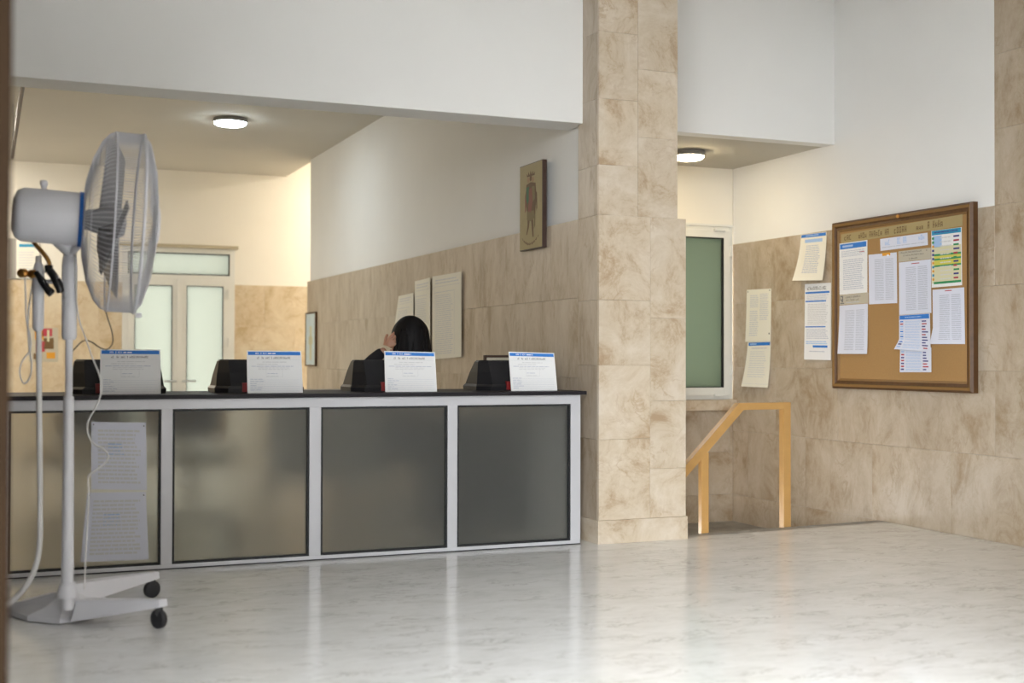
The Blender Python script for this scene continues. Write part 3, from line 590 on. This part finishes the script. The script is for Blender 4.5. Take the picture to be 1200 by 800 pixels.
gC = 'large sheets on the office wall'
def table(): return [(.06, .13, .96, .135, 'inkl'), (.06, .13, .064, .96, 'inkl'), (.75, .2, .754, .96, 'ink'), (.06, .2, .75, .204, 'ink')]+lines(.1, .04, .9, .11, 2, 'inkl', .4)+lines(.1, .23, .72, .95, 30, 'inkl', .35, (.05, .2))
sheet('wall_sheet', 'largest cream printed sheet on the office wall, nearest the pillar', 'paper', oq((508, 324), (543, 318), (543, 418), (508, 421)), NO, table(), 'paperc', gC, lambda u, v: .012*u**3+.006*(1-u))
sheet('wall_sheet', 'middle cream printed sheet on the office wall above the dark hair', 'paper', oq((487, 329.5), (507, 325), (507, 421), (487, 421)), NO, table(), 'paperc', gC, lambda u, v: .012*u**3+.004)
sheet('wall_sheet', 'smallest cream sheet on the office wall, slanting at far left of the three', 'paper', oq((468, 347), (486.5, 343), (486.5, 421), (458, 421)), NO, table(), 'paperc', gC, lambda u, v: .008*u+.004)
ka, kb = onx(356, 367, XO-.012), onx(370, 429, XO-.012)
kq = thing('wall_picture', 'small pale blue framed print low at the far end of the office wall', 'picture', base=(XO, 11.2, .82))
def framex(x0, x1, y0_, y1_, z0, z1, w): return boxes(((x0, y0_, z0), (x1, y0_+w, z1)), ((x0, y1_-w, z0), (x1, y1_, z1)), ((x0, y0_+w, z0), (x1, y1_-w, z0+w)), ((x0, y0_+w, z1-w), (x1, y1_-w, z1)))
ky1 = min(ka.y, 11.39)
part('frame', framex(XO-.02, XO-.001, kb.y, ky1, kb.z, ka.z, .012), MM['frame'], kq)
kp = sheet('print', None, None, [(XO-.012, ky1-.01, ka.z-.01), (XO-.012, kb.y+.01, ka.z-.01), (XO-.012, kb.y+.01, kb.z+.01), (XO-.012, ky1-.01, kb.z+.01)], NO, [(.4, .25, .6, .9, 'inkc'), (.3, .45, .7, .6, 'inkc')], 'paperb'); kp.data.transform(Matrix.Translation(-Vector(kq.location))); kp.parent = kq
kp.data.materials[0] = mat('pale_blue_print', (.58, .67, .70), .6, noise=.15, nscale=12)
def kq2(*c): return [ony(x, y, YB-.0005) for x, y in c]
lb = thing('framed_notice', 'grey-framed notice with blue heading on the back wall behind the fan motor', 'notice', base=tuple(ony(28, 326, YB)))
q = kq2((9, 279), (47, 279), (47, 327), (9, 327)); x0, x1, z0, z1 = q[0].x, q[1].x, q[2].z, q[0].z
part('backing_board', boxes(((x0, YB-.014, z0), (x1, YB-.001, z1)), bev=.002), MM['desk'], lb)
s_ = sheet('notice', None, None, [Vector((0, -.014, 0))+v for v in kq2((19, 280.5), (46, 280.5), (46, 326), (19, 326))], (0, -1, 0), [(.12, .12, .8, .2, 'inkt')]+lines(.1, .3, .85, .85, 8, 'inkl', .4), 'paperc', nu=2, nv=2); s_.data.transform(Matrix.Translation(-Vector(lb.location))); s_.parent = lb
sheet('flower_poster', 'small poster of orange and dark red flowers low on the back wall', 'poster', kq2((34, 384), (68, 384), (68, 424), (34, 424)), (0, -1, 0), [(.2, .08, .5, .35, 'inko'), (.45, .02, .8, .25, 'inkr'), (.5, .3, .85, .62, 'inkbr'), (.25, .4, .55, .7, 'inkr'), (.6, .72, .9, .9, 'inko'), (.15, .75, .35, .92, 'inkbr'), (.62, .06, .7, .4, 'inkc', 1)], 'strip')
rb = B(); pr1, pr2 = onx(25, 128, .185), onx(13.5, 224, .185); tube(rb, [(.185, 7.2, 2.36), (.185, 9.9, 2.36)], .013, 8)
rr = thing('ceiling_rail', 'thin dark rail hanging under the office ceiling near the left edge', 'rail', base=(.185, 8.5, 2.36))
part('rail', rb, MM['darkw'], rr)
for y in (7.35, 9.75): part('drop_rod', tube(B(), [(.185, y, 2.36), (.185, y, ZC)], .004, 6), MM['steel'], rr)
# ------------------------------------------------------------------ ceiling lamps, and two added fill lamps out of view
def lamp(name, label, c, R, m, grp=None):
    t = thing(name, label, 'lamp', grp, base=c)
    part('housing', lathe(B(), [(0, 0), (0, R), (-.004, R*1.02), (-.03, R*1.02), (-.034, R*.97), (-.022, R*.95), (-.022, 0)], c, (0, 0, 1), 40), MM['lamph'], t, True)
    part('diffuser', lathe(B(), [(-.024, R*.95), (-.04, R*.93), (-.05, R*.8), (-.056, R*.5), (-.058, 0)], c, (0, 0, 1), 40), m, t, True)
c1 = onz(270, 139, ZC); lamp('ceiling_lamp', 'round bluish-white lamp on the office ceiling above the counter', (c1.x, c1.y, ZC), .125, MM['lampc'])
c2 = onz(807, 177, ZA); lamp('ceiling_lamp', 'round warm lamp on the alcove ceiling beside the pillar', (c2.x, c2.y, ZA), .098, MM['lampa'])
lamp('ceiling_lamp', 'round warm lamp in the recess behind the far end of the office wall', (4.1, 11.9, 3.05), .14, MM['lampr'])
lamp('ceiling_lamp', 'unseen fill lamp added on the office ceiling towards its back left corner', (-.4, 11.5, ZC), .14, MM['lampr'])  # added out of view to even out the light on the back wall
lamp('ceiling_lamp', 'unseen fill lamp added on the office ceiling near its left side', (-1.3, 7.6, ZC), .14, MM['lampf'])  # added out of view to brighten the office side wall
# ------------------------------------------------------------------ pedestal fan
DF = 4.36
base = onz(79, 689, .13); DF = (base-CAM).dot(FW)
pole = Vector((base.x, base.y, 0))
K = DF/FPX
fan = thing('pedestal_fan', 'tall white misting pedestal fan on wheeled base in front of the counter', 'fan', base=tuple(pole))
def fp(px, py, dd=0): return atd(px, py, DF+dd)
nF = (RT*.935+FW*.345-UP*.055).normalized()
sF = K/.935
cR = fp(130, 260, .0); cR = cR+nF*0
hubR = .297
# pole
zof = lambda y: fp(77, y).z
part('pole', lathe(B(), [(.06, .021), (zof(466), .0165), (zof(465), .017), (zof(464), .012), (zof(394), .012)], pole, (0, 0, 1), 20), MM['whitep'], fan, True)
part('upper_sleeve', lathe(B(), [(zof(398), 0), (zof(398), .02), (zof(394), .024), (zof(312), .025), (zof(300), .022), (zof(297), 0)], pole, (0, 0, 1), 20), MM['whitep'], fan, True)
mot0 = cR-nF*(.09)                # front face of the motor
mb = B(); lathe(mb, [(-.215, 0), (-.215, .052), (-.205, .076), (-.185, .088), (-.02, .088), (-.008, .086), (-.008, .0)], mot0, nF, 32)
motor = part('motor_housing', mb, MM['whitep'], fan, True)
part('blue_ring', lathe(B(), [(-.012, .086), (-.012, .0905), (.0, .0905), (.0, .086)], mot0, nF, 32), MM['blue'], motor, True)
topk = mot0-nF*.12+Vector((0, 0, .088)); part('oscillation_knob', lathe(B(), [(-.005, .009), (.012, .009), (.014, .012), (.026, .012), (.03, .008), (.03, 0)], topk, (0, 0, 1), 12), MM['whitep'], motor, True)
ptop = Vector((pole.x, pole.y, zof(300)))
part('yoke', tube(B(), [ptop, ptop+Vector((.0, 0, .02)), mot0-nF*.09-Vector((0, 0, .05))], [.022, .024, .03], 12), MM['whitep'], fan, True)
part('yoke_brace', tube(B(), [ptop+Vector((0, 0, .01)), mot0-nF*.005-Vector((0, 0, .078))], [.015, .011], 8), MM['whitep'], fan, True)
# cage
FD = .088
cF = cR+nF*FD
cg = part('rear_grille', ring(ring(ring(B(), cR, nF, hubR, .0032), cR-nF*.086, nF, .11, .002), cR-nF*.067, nF, .205, .0016), MM['wirew'], fan, True)
uF, vF = basis(nF)
w = B()
for k in range(110):
    e = uF*cos(2*pi*k/110)+vF*sin(2*pi*k/110)
    tube(w, [cR-nF*.09+e*.075, cR-nF*.085+e*.13, cR-nF*.067+e*.205, cR-nF*.042+e*.262, cR-nF*.02+e*.288, cR+e*hubR], .0012, 3, cap=False)
tag(part('rear_wires', w, MM['wirew'], cg), kind='stuff')
fg = part('front_grille', ring(ring(B(), cF, nF, hubR, .0055), cF+nF*.055, nF, .11, .002), MM['wirew'], fan, True)
w = B()
for k in range(180):
    e = uF*cos(2*pi*k/180)+vF*sin(2*pi*k/180)
    tube(w, [cR+e*hubR, cF+e*hubR, cF+nF*.022+e*.27, cF+nF*.045+e*.19, cF+nF*.058+e*.06], .0012, 3, cap=False)
tag(part('front_wires', w, MM['wirew'], fg), kind='stuff')
part('centre_badge', lathe(B(), [(.05, .07), (.062, .068), (.068, .05), (.07, 0)], cF, nF, 24), MM['whitep'], fg, True)
part('clamp_clip', boxes((cF-UP*(hubR+.012)-Vector((.01, .008, .004)), cF-UP*(hubR+.012)+Vector((.01, .008, .012))), bev=.003), MM['wirew'], fg)
hb = part('hub', lathe(B(), [(-.09, .03), (-.03, .045), (.03, .05), (.045, .04), (.05, 0)], cR, nF, 24), MM['blade'], fan, True)
for k in range(3):
    a0 = 2*pi*k/3+.35; bm = B(); rows = []
    for i in range(9):
        r = .04+.235*i/8; half = .18+.62*math.sin(pi*min(1, (i/8)*.86+.1))**.8*(.5+.5*i/8) if i < 8 else .42
        rows.append([bm.verts.new(cR+(uF*cos(a0+(t-.5)*2*half)+vF*sin(a0+(t-.5)*2*half))*r+nF*(.03-.07*(t)+.01*i/8)) for t in [j/8 for j in range(9)]])
    for a, b in zip(rows, rows[1:]):
        for j in range(8): bm.faces.new((a[j], a[j+1], b[j+1], b[j]))
    bo = part('blade', bm, MM['blade'], fan, True); so = bo.modifiers.new('s', 'SOLIDIFY'); so.thickness = .003
# base: heavy plate rising to the pole, two legs with casters
gp = lambda x, y, z=.0: onz(x, y, z)
rim = [gp(-14, 716), gp(10, 722), gp(32, 729), gp(70, 732), gp(100, 727), gp(122, 719), gp(126, 708), gp(112, 700), gp(92, 697), gp(60, 700), gp(25, 710)]
bm = B(); r0 = [bm.verts.new((p.x, p.y, .004)) for p in rim]; r1 = [bm.verts.new(Vector((p.x, p.y, .022))*1.0) for p in rim]
cen = Vector((pole.x, pole.y, 0)); n = len(rim)
r2 = [bm.verts.new(Vector((cen.x+(p.x-cen.x)*.55, cen.y+(p.y-cen.y)*.55, .058))) for p in rim]; r3 = [bm.verts.new(Vector((cen.x+(p.x-cen.x)*.12, cen.y+(p.y-cen.y)*.12, .112))) for p in rim]
for a, b in ((r0, r1), (r1, r2), (r2, r3)):
    for k in range(n): bm.faces.new((a[k], a[(k+1) % n], b[(k+1) % n], b[k]))
bm.faces.new(r0[::-1]); bm.faces.new(r3); part('base_plate', bm, MM['whitep'], fan)
part('pole_socket', lathe(B(), [(.1, .034), (.125, .032), (.15, .025), (.155, .0)], pole, (0, 0, 1), 20), MM['whitep'], fan, True)
for (ax, ay), (bx, by), cw in (((84, 689), (184, 677.5), (178, 700)), ((98, 708), (196, 712), (186, 736))):
    A_, B_ = gp(ax, ay, .10 if ay < 700 else .062), gp(bx, by, .09); W_ = gp(*cw); d = (B_-A_).normalized(); s_ = Vector((-d.y, d.x, 0)).normalized()
    B_ = Vector((W_.x, W_.y, .088))+d*.02
    lg = B(); loft(lg, [[A_+s_*.055-Vector((0, 0, .05)), A_-s_*.055-Vector((0, 0, .05)), A_-s_*.03+Vector((0, 0, .018)), A_+s_*.03+Vector((0, 0, .018))], [B_+s_*.02-Vector((0, 0, .016)), B_-s_*.02-Vector((0, 0, .016)), B_-s_*.016+Vector((0, 0, .008)), B_+s_*.016+Vector((0, 0, .008))]])
    leg = part('leg', lg, MM['whitep'], fan)
    ca = part('caster', lathe(B(), [(-.011, 0), (-.011, .026), (-.008, .0315), (.008, .0315), (.011, .026), (.011, 0)], (W_.x, W_.y, .0315), s_, 24), MM['rubber'], leg, True)
    part('caster_fork', boxes(((W_.x-.012, W_.y-.014, .045), (W_.x+.012, W_.y+.014, .075)), bev=.003), MM['blackp'], leg)
# misting gear left of the pole
mp = smooth_path([fp(45, 300), fp(45, 345), fp(45.5, 400), fp(46, 480), fp(47, 580), fp(46, 640), fp(40, 668), fp(28, 690), fp(14, 704), fp(2, 712)], 6)
mp = [Vector((p.x, p.y, max(p.z, .012))) for p in mp]
hz = part('mist_hose', tube(B(), mp, .0095, 10), MM['cable'], fan, True)
part('hose_sleeve', lathe(B(), [(zof(388), .011), (zof(384), .018), (zof(318), .0195), (zof(308), .012)], Vector((fp(45, 345).x, fp(45, 345).y, 0)), (0, 0, 1), 16), MM['whitep'], hz, True)
part('hose_bracket', tube(B(), [fp(45, 330), fp(77, 330)], .008, 8), MM['whitep'], fan, True)
part('brass_elbow', lathe(B(), [(-.022, .01), (-.01, .013), (.0, .017), (.012, .017), (.022, .01)], fp(36, 277), RT-UP*.6, 12), MM['brass'], fan, True)
part('mist_pipe', tube(B(), smooth_path([fp(36, 278), fp(42, 287), fp(51, 297), fp(57, 306), fp(58, 316)], 4), .0075, 8), MM['brass'], fan, True)
part('pipe_knob', lathe(B(), [(-.012, 0), (-.012, .012), (.012, .014), (.014, 0)], fp(57, 315, -.01), UP, 12), MM['darkp'], fan, True)
for x, y in ((27, 320), (39, 321)): part('brass_valve', lathe(B(), [(-.018, .008), (-.01, .015), (.008, .015), (.018, .009), (.018, 0)], fp(x, y, -.01), RT, 12), MM['brass'], fan, True)
part('clamp_lever', tube(B(), smooth_path([fp(42, 319, -.03), fp(48, 327, -.035), fp(55, 338, -.04), fp(61, 344, -.04)], 3), [.009]*3+[.012]*4+[.014]*3, 10), MM['blackp'], fan, True)
part('clamp_lever', tube(B(), smooth_path([fp(59, 318, -.03), fp(64, 325, -.04), fp(69, 335, -.045), fp(71, 342, -.04)], 3), [.014]*4+[.015]*3+[.013]*3, 10), MM['blackp'], fan, True)
part('clamp_bolt', lathe(B(), [(-.012, .006), (0, .009), (.012, .006), (.013, 0)], fp(66, 325, -.055), FW, 10), MM['chrome'], fan, True)
part('coiled_lead', tube(B(), smooth_path([fp(29, 322, -.01), fp(30, 345), fp(31, 375), fp(36, 397), fp(35, 411), fp(26, 423), fp(23, 437), fp(28, 449), fp(35, 442), fp(37, 426), fp(34, 405), fp(33, 370), fp(39, 325)], 5), .003, 6), MM['cable'], fan, True)
part('power_cord', tube(B(), smooth_path([fp(87, 300), fp(89, 345), fp(93, 375), fp(100, 395), fp(108, 418), fp(116, 438), fp(119, 452), fp(117, 466), fp(110, 481), fp(103, 494), fp(103, 508), fp(110, 520), fp(121, 526), fp(127, 534), fp(122, 544), fp(111, 552), fp(103, 560), fp(104, 580), fp(101, 640), gp(99, 690, .14)], 6), .0028, 6), MM['cable'], fan, True)
part('dark_cord', tube(B(), smooth_path([fp(122, 357, .1), fp(126, 372, .1), fp(131, 388, .1), fp(132, 401, .1), fp(126, 409, .1), fp(117, 407, .1), fp(108, 401, .1), fp(98, 399, .1), fp(88, 408, .06), fp(79, 420, 0)], 5), .0022, 6), MM['cabled'], fan, True)
# ------------------------------------------------------------------ office furniture seen blurred through the frosted panels
YW = 6.78
H0 = ony(478, 394, YW)
fwd = Vector((-.86, .5, 0)).normalized(); lft = Vector((-fwd.y, fwd.x, 0))
dk = thing('office_desk', 'grey laminate desk under the forearm of the seated person', 'desk', base=(H0.x-.62, YW-.1, 0))
part('desk_top', boxes(((H0.x-.88, 6.45, .685), (H0.x-.17, 7.2, .715)), bev=.003), MM['desk'], dk)
for x in (H0.x-.85, H0.x-.24):
    for y in (6.48, 7.13): part('leg', boxes(((x, y, 0), (x+.04, y+.04, .685))), MM['darkp'], dk)
part('modesty_panel', boxes(((H0.x-.83, 6.50, .25), (H0.x-.24, 6.515, .685))), MM['desk'], dk)
def office_chair(label, c, fdir, seat=.40):
    c = Vector(c); t = thing('office_chair', label, 'chair', 'office chairs behind the counter', base=(c.x, c.y, 0)); s = Vector((-fdir.y, fdir.x, 0))
    def slabq(o_, a, b, w, z0, z1): return [(o_+fdir*a+s*w+Vector((0, 0, z0))), (o_+fdir*a-s*w+Vector((0, 0, z0))), (o_+fdir*b-s*w+Vector((0, 0, z1))), (o_+fdir*b+s*w+Vector((0, 0, z1)))]
    bm = B(); prism(bm, slabq(c, -.21, .21, .22, seat-.06, seat-.06), (0, 0, .06)); bmesh.ops.bevel(bm, geom=bm.edges[:], offset=.02, segments=2, affect='EDGES'); part('seat', bm, MM['fabric'], t)
    bm = B(); prism(bm, slabq(c, -.22, -.27, .19, seat+.08, seat+.29), tuple(-fdir*.045)); bmesh.ops.bevel(bm, geom=bm.edges[:], offset=.015, segments=2, affect='EDGES'); part('backrest', bm, MM['fabric'], t)
    part('back_stem', tube(B(), [c+fdir*-.1+Vector((0, 0, seat-.07)), c-fdir*.27+Vector((0, 0, seat-.05)), c-fdir*.285+Vector((0, 0, seat+.2))], .018, 8), MM['blackp'], t)
    part('gas_column', tube(B(), [c+Vector((0, 0, .08)), c+Vector((0, 0, seat-.05))], .028, 10), MM['blackp'], t)
    for k in range(5):
        e = Vector((cos(2*pi*k/5+.3), sin(2*pi*k/5+.3), 0)); lg = part('base_arm', tube(B(), [c+Vector((0, 0, .10)), c+e*.26+Vector((0, 0, .07))], [.025, .016], 8), MM['blackp'], t)
        part('caster', lathe(B(), [(-.018, 0), (-.018, .024), (.018, .024), (.018, 0)], c+e*.26+Vector((0, 0, .024)), Vector((-e.y, e.x, 0)), 14), MM['rubber'], lg)
    return t
PEL = Vector((H0.x, H0.y, 0))-fwd*.06
office_chair('dark swivel chair carrying the seated person', PEL, fwd, .355)
office_chair('empty dark swivel chair blurred behind the second glass panel', (.98, 6.5, 0), Vector((.3, 1, 0)).normalized(), .42)
office_chair('empty dark swivel chair blurred behind the leftmost glass panel', (.42, 6.6, 0), Vector((-.3, 1, 0)).normalized(), .42)
cb = thing('pedestal_cabinet', 'dark drawer cabinet blurred behind the right-hand glass panel', 'cabinet', base=(2.4, 6.3, 0))
part('body', boxes(((2.15, 6.07, .03), (2.70, 6.40, .62)), bev=.004), MM['darkp'], cb)
for k in range(3):
    d_ = part('drawer', boxes(((2.16, 6.40, .05+.19*k), (2.69, 6.418, .23+.19*k)), bev=.003), MM['darkp'], cb)
    part('handle', boxes(((2.36, 6.418, .13+.19*k), (2.48, 6.435, .145+.19*k))), MM['steel'], d_)
# ------------------------------------------------------------------ the seated person
def skin_mesh(chain_pts, edges, radii, sub=2):
    me = bpy.data.meshes.new('tmp'); me.from_pydata([tuple(p) for p in chain_pts], edges, []); o = bpy.data.objects.new('tmp', me); COL.objects.link(o)
    sk = o.modifiers.new('s', 'SKIN'); o.modifiers.new('d', 'SUBSURF').levels = sub
    for v, r in zip(me.skin_vertices[0].data, radii): v.radius = (r, r) if not isinstance(r, tuple) else r
    me.skin_vertices[0].data[0].use_root = True
    dg = bpy.context.evaluated_depsgraph_get(); dg.update(); ev = bpy.data.meshes.new_from_object(o.evaluated_get(dg))
    bpy.data.objects.remove(o); return ev
per = thing('person', 'person with long black hair and dark sleeves, back turned, hand to face, behind the counter', 'person', base=tuple(PEL))
Hc = Vector((H0.x, H0.y, 1.005))
Q = lambda f, l, z: Vector((Hc.x, Hc.y, 0))+fwd*f+lft*l+Vector((0, 0, z))
elb = atd(424, 433, (H0-CAM).dot(FW)-.05); hnd = atd(464, 395, (H0-CAM).dot(FW)-.06)
wri = atd(452.5, 408.5, (H0-CAM).dot(FW)-.065)
shL, shR = Q(-.03, .155, .80), Q(-.03, -.155, .80); elR, wrR = Q(.0, -.25, .60), Q(.17, -.10, .575)
pts = [Q(-.06, 0, .46), Q(-.055, 0, .58), Q(-.045, 0, .71), Q(-.04, 0, .80), Q(-.025, 0, .865), Q(.0, 0, .93),
       shL, shL.lerp(elb, .55), elb, wri,
       shR, shR.lerp(elR, .5), elR, wrR,
       Q(-.04, .085, .455), Q(.36, .10, .47), Q(.36, .10, .09), Q(.47, .11, .05),
       Q(-.04, -.085, .455), Q(.36, -.10, .47), Q(.36, -.10, .09), Q(.47, -.11, .05)]
ed = [(0, 1), (1, 2), (2, 3), (3, 4), (4, 5), (3, 6), (6, 7), (7, 8), (8, 9), (3, 10), (10, 11), (11, 12), (12, 13), (0, 14), (14, 15), (15, 16), (16, 17), (0, 18), (18, 19), (19, 20), (20, 21)]
rad = [.11, .10, .105, .085, .05, .045, .048, .04, .034, .023, .048, .04, .034, .023, .085, .056, .036, .03, .085, .056, .036, .03]
# fingers: four curled towards the cheek and a thumb leaving the side of the palm, for each hand
def hand(w, tip_dir, side, curl):
    tip_dir = tip_dir.normalized(); side = (side-tip_dir*side.dot(tip_dir)).normalized(); nrm = curl-tip_dir*curl.dot(tip_dir)-side*curl.dot(side); nrm.normalize()
    palm = w+tip_dir*.042; ps, es, rs = [w, palm, w+tip_dir*.062], [(0, 1), (1, 2)], [.019, (.022), .020]
    for i, (o_, ln) in enumerate(((-.025, .054), (-.0085, .062), (.0085, .058), (.025, .046))):
        b = len(ps); k0 = palm+side*o_+tip_dir*.018; k1 = k0+tip_dir*ln*.45+nrm*.006; k2 = k1+tip_dir*ln*.30+nrm*ln*.22; k3 = k2+tip_dir*ln*.12+nrm*ln*.3
        ps += [k0, k1, k2, k3]; es += [(1, b), (b, b+1), (b+1, b+2), (b+2, b+3)]; rs += [.0105, .0085, .008, .0065]
    b = len(ps); ps += [w+tip_dir*.02-side*.022, w+tip_dir*.045-side*.042+nrm*.01, w+tip_dir*.068-side*.05+nrm*.018]; es += [(0, b), (b, b+1), (b+1, b+2)]; rs += [.012, .0095, .0075]
    return ps, es, rs
def head_bm():
    bm = B(); bmesh.ops.create_uvsphere(bm, u_segments=32, v_segments=24, radius=1)
    for v in bm.verts:
        x, y, z = v.co                      # x forward, y left, z up
        f = x*.092; l = y*.072; u = z*.112
        if z < 0: l *= 1-.28*z*z; f *= 1-.10*z*z
        if x > .3: f += .006*math.exp(-((z+.75)/.25)**2)
        f += .020*math.exp(-(y/.16)**2-((z+.18)/.16)**2)*(x > 0)        # nose
        f += .007*math.exp(-(y/.3)**2-((z+.52)/.09)**2)*(x > 0)         # lips
        f -= .008*(math.exp(-((abs(y)-.42)/.2)**2-((z-.03)/.13)**2))*(x > 0)  # eye sockets
        v.co = Hc+fwd*(f+.005)+lft*l+Vector((0, 0, u-.008))
    for s in (1, -1):                        # ears
        c = Hc+lft*(.071*s)+fwd*-.005+Vector((0, 0, -.01)); ax = lft*s+fwd*-.35
        lathe(bm, [(-.008, 0), (-.006, .02), (.004, .026), (.01, .022), (.007, .012), (.003, 0)], c, ax, 14)
    return bm
bm = B(); bm.from_mesh(skin_mesh(pts, ed, rad))
hL = hand(wri, hnd-wri+fwd*-.0, RT, -RT*-.6+FW*.6)
bm.from_mesh(skin_mesh(*hL)); bm.from_mesh(skin_mesh(*hand(wrR, fwd*.7+lft*.5, lft, Vector((0, 0, -1)))))
hbm = head_bm(); tmp = bpy.data.meshes.new('t'); hbm.to_mesh(tmp); hbm.free(); bm.from_mesh(tmp)
body = part('body', bm, MM['skin'], per, True)
for s in (1, -1):
    e = part('eye', lathe(B(), [(-.012, 0), (-.006, .011), (.004, .0115), (.011, .005), (.012, 0)], Hc+fwd*.080+lft*(.031*s)+Vector((0, 0, -.004)), fwd, 14), MM['eye'], body, True)
    part('iris', lathe(B(), [(0, .006), (.002, 0)], Hc+fwd*.0915+lft*(.031*s)+Vector((0, 0, -.004)), fwd, 10), MM['iris'], body)
    part('eyebrow', tube(B(), [Hc+fwd*.088+lft*(.016*s)+Vector((0, 0, .018)), Hc+fwd*.090+lft*(.034*s)+Vector((0, 0, .024)), Hc+fwd*.076+lft*(.052*s)+Vector((0, 0, .018))], .003, 6), MM['hair'], body)
part('mouth', tube(B(), [Hc+fwd*.088+lft*-.022+Vector((0, 0, -.066)), Hc+fwd*.099+Vector((0, 0, -.064)), Hc+fwd*.088+lft*.022+Vector((0, 0, -.066))], [.002, .005, .002], 8), MM['lips'], body)
# clothing over the body
cp = pts[:4]+[pts[4].lerp(pts[3], .55)]+[shL, pts[7], elb, elb.lerp(wri, .93), shR, pts[11], elR, elR.lerp(wrR, .93)]
ce = [(0, 1), (1, 2), (2, 3), (3, 4), (3, 5), (5, 6), (6, 7), (7, 8), (3, 9), (9, 10), (10, 11), (11, 12)]
bm = B(); bm.from_mesh(skin_mesh(cp, ce, [.12, .112, .116, .096, .062, .058, .05, .044, .032, .058, .05, .044, .032])); part('sweater', bm, MM['blackc'], per, True)
bm = B(); bm.from_mesh(skin_mesh([pts[0]]+pts[14:17]+pts[18:21], [(0, 1), (1, 2), (2, 3), (0, 4), (4, 5), (5, 6)], [.118, .095, .066, .048, .095, .066, .048])); part('trousers', bm, MM['jeans'], per, True)
for i, j in ((16, 17), (20, 21)):
    sh = B(); a, b = pts[i], pts[j]; az = Vector((a.x, a.y, .0)); loft(sh, [[az-fwd*.06+lft*.035+Vector((0, 0, .002)), az-fwd*.06-lft*.035+Vector((0, 0, .002)), az-fwd*.05-lft*.03+Vector((0, 0, .075)), az-fwd*.05+lft*.03+Vector((0, 0, .075))], [az+fwd*.06+lft*.042+Vector((0, 0, .002)), az+fwd*.06-lft*.042+Vector((0, 0, .002)), az+fwd*.05-lft*.03+Vector((0, 0, .07)), az+fwd*.05+lft*.03+Vector((0, 0, .07))], [az+fwd*.17+lft*.025+Vector((0, 0, .002)), az+fwd*.17-lft*.025+Vector((0, 0, .002)), az+fwd*.16-lft*.02+Vector((0, 0, .03)), az+fwd*.16+lft*.02+Vector((0, 0, .03))]])
    part('shoe', sh, MM['blackp'], per)
# hair: cap with a side fall down to the shoulders and loose strands
hm = B(); bmesh.ops.create_uvsphere(hm, u_segments=40, v_segments=28, radius=1)
rg_ = random.Random(7)
for v in hm.verts:
    x, y, z = v.co; ang = math.atan2(y, x); fr = max(0, cos(ang))
    f, l, u = x*.108, y*.090, z*.128
    if z < .05:                              # below the temples: hang down, open at the face
        dn = (.05-z); u = .006-dn*.235; k = 1+.16*math.sin(min(1, dn)*1.6); f = cos(ang)*.108*k; l = sin(ang)*.090*k
        if fr > .55: f = min(f, .052); u = max(u, -.05)
        if z < -.85: f *= .75; l *= .8
    wv = .0025*math.sin(ang*23+z*3)+.0015*math.sin(ang*41)
    f += cos(ang)*wv; l += sin(ang)*wv
    f -= .014
    v.co = Hc+fwd*f+lft*l+Vector((0, 0, u+.004))
for k in range(90):
    ang = rg_.uniform(.8, 2*pi-.8); e = fwd*cos(ang)*.1+lft*sin(ang)*.086; jit = rg_.uniform(.98, 1.1); z0 = rg_.uniform(-.02, .06)
    tube(hm, smooth_path([Hc+e*.98-fwd*.014+Vector((0, 0, z0)), Hc+e*jit*1.08-fwd*.014+Vector((0, 0, -.07)), Hc+e*jit*1.17-fwd*.014+Vector((0, 0, -.15)), Hc+e*jit*1.22-fwd*.02+Vector((0, 0, -.2-rg_.random()*.04))], 4), [.005]*6+[.004]*4+[.002]*3, 5)
part('hair', hm, MM['hair'], per, True)
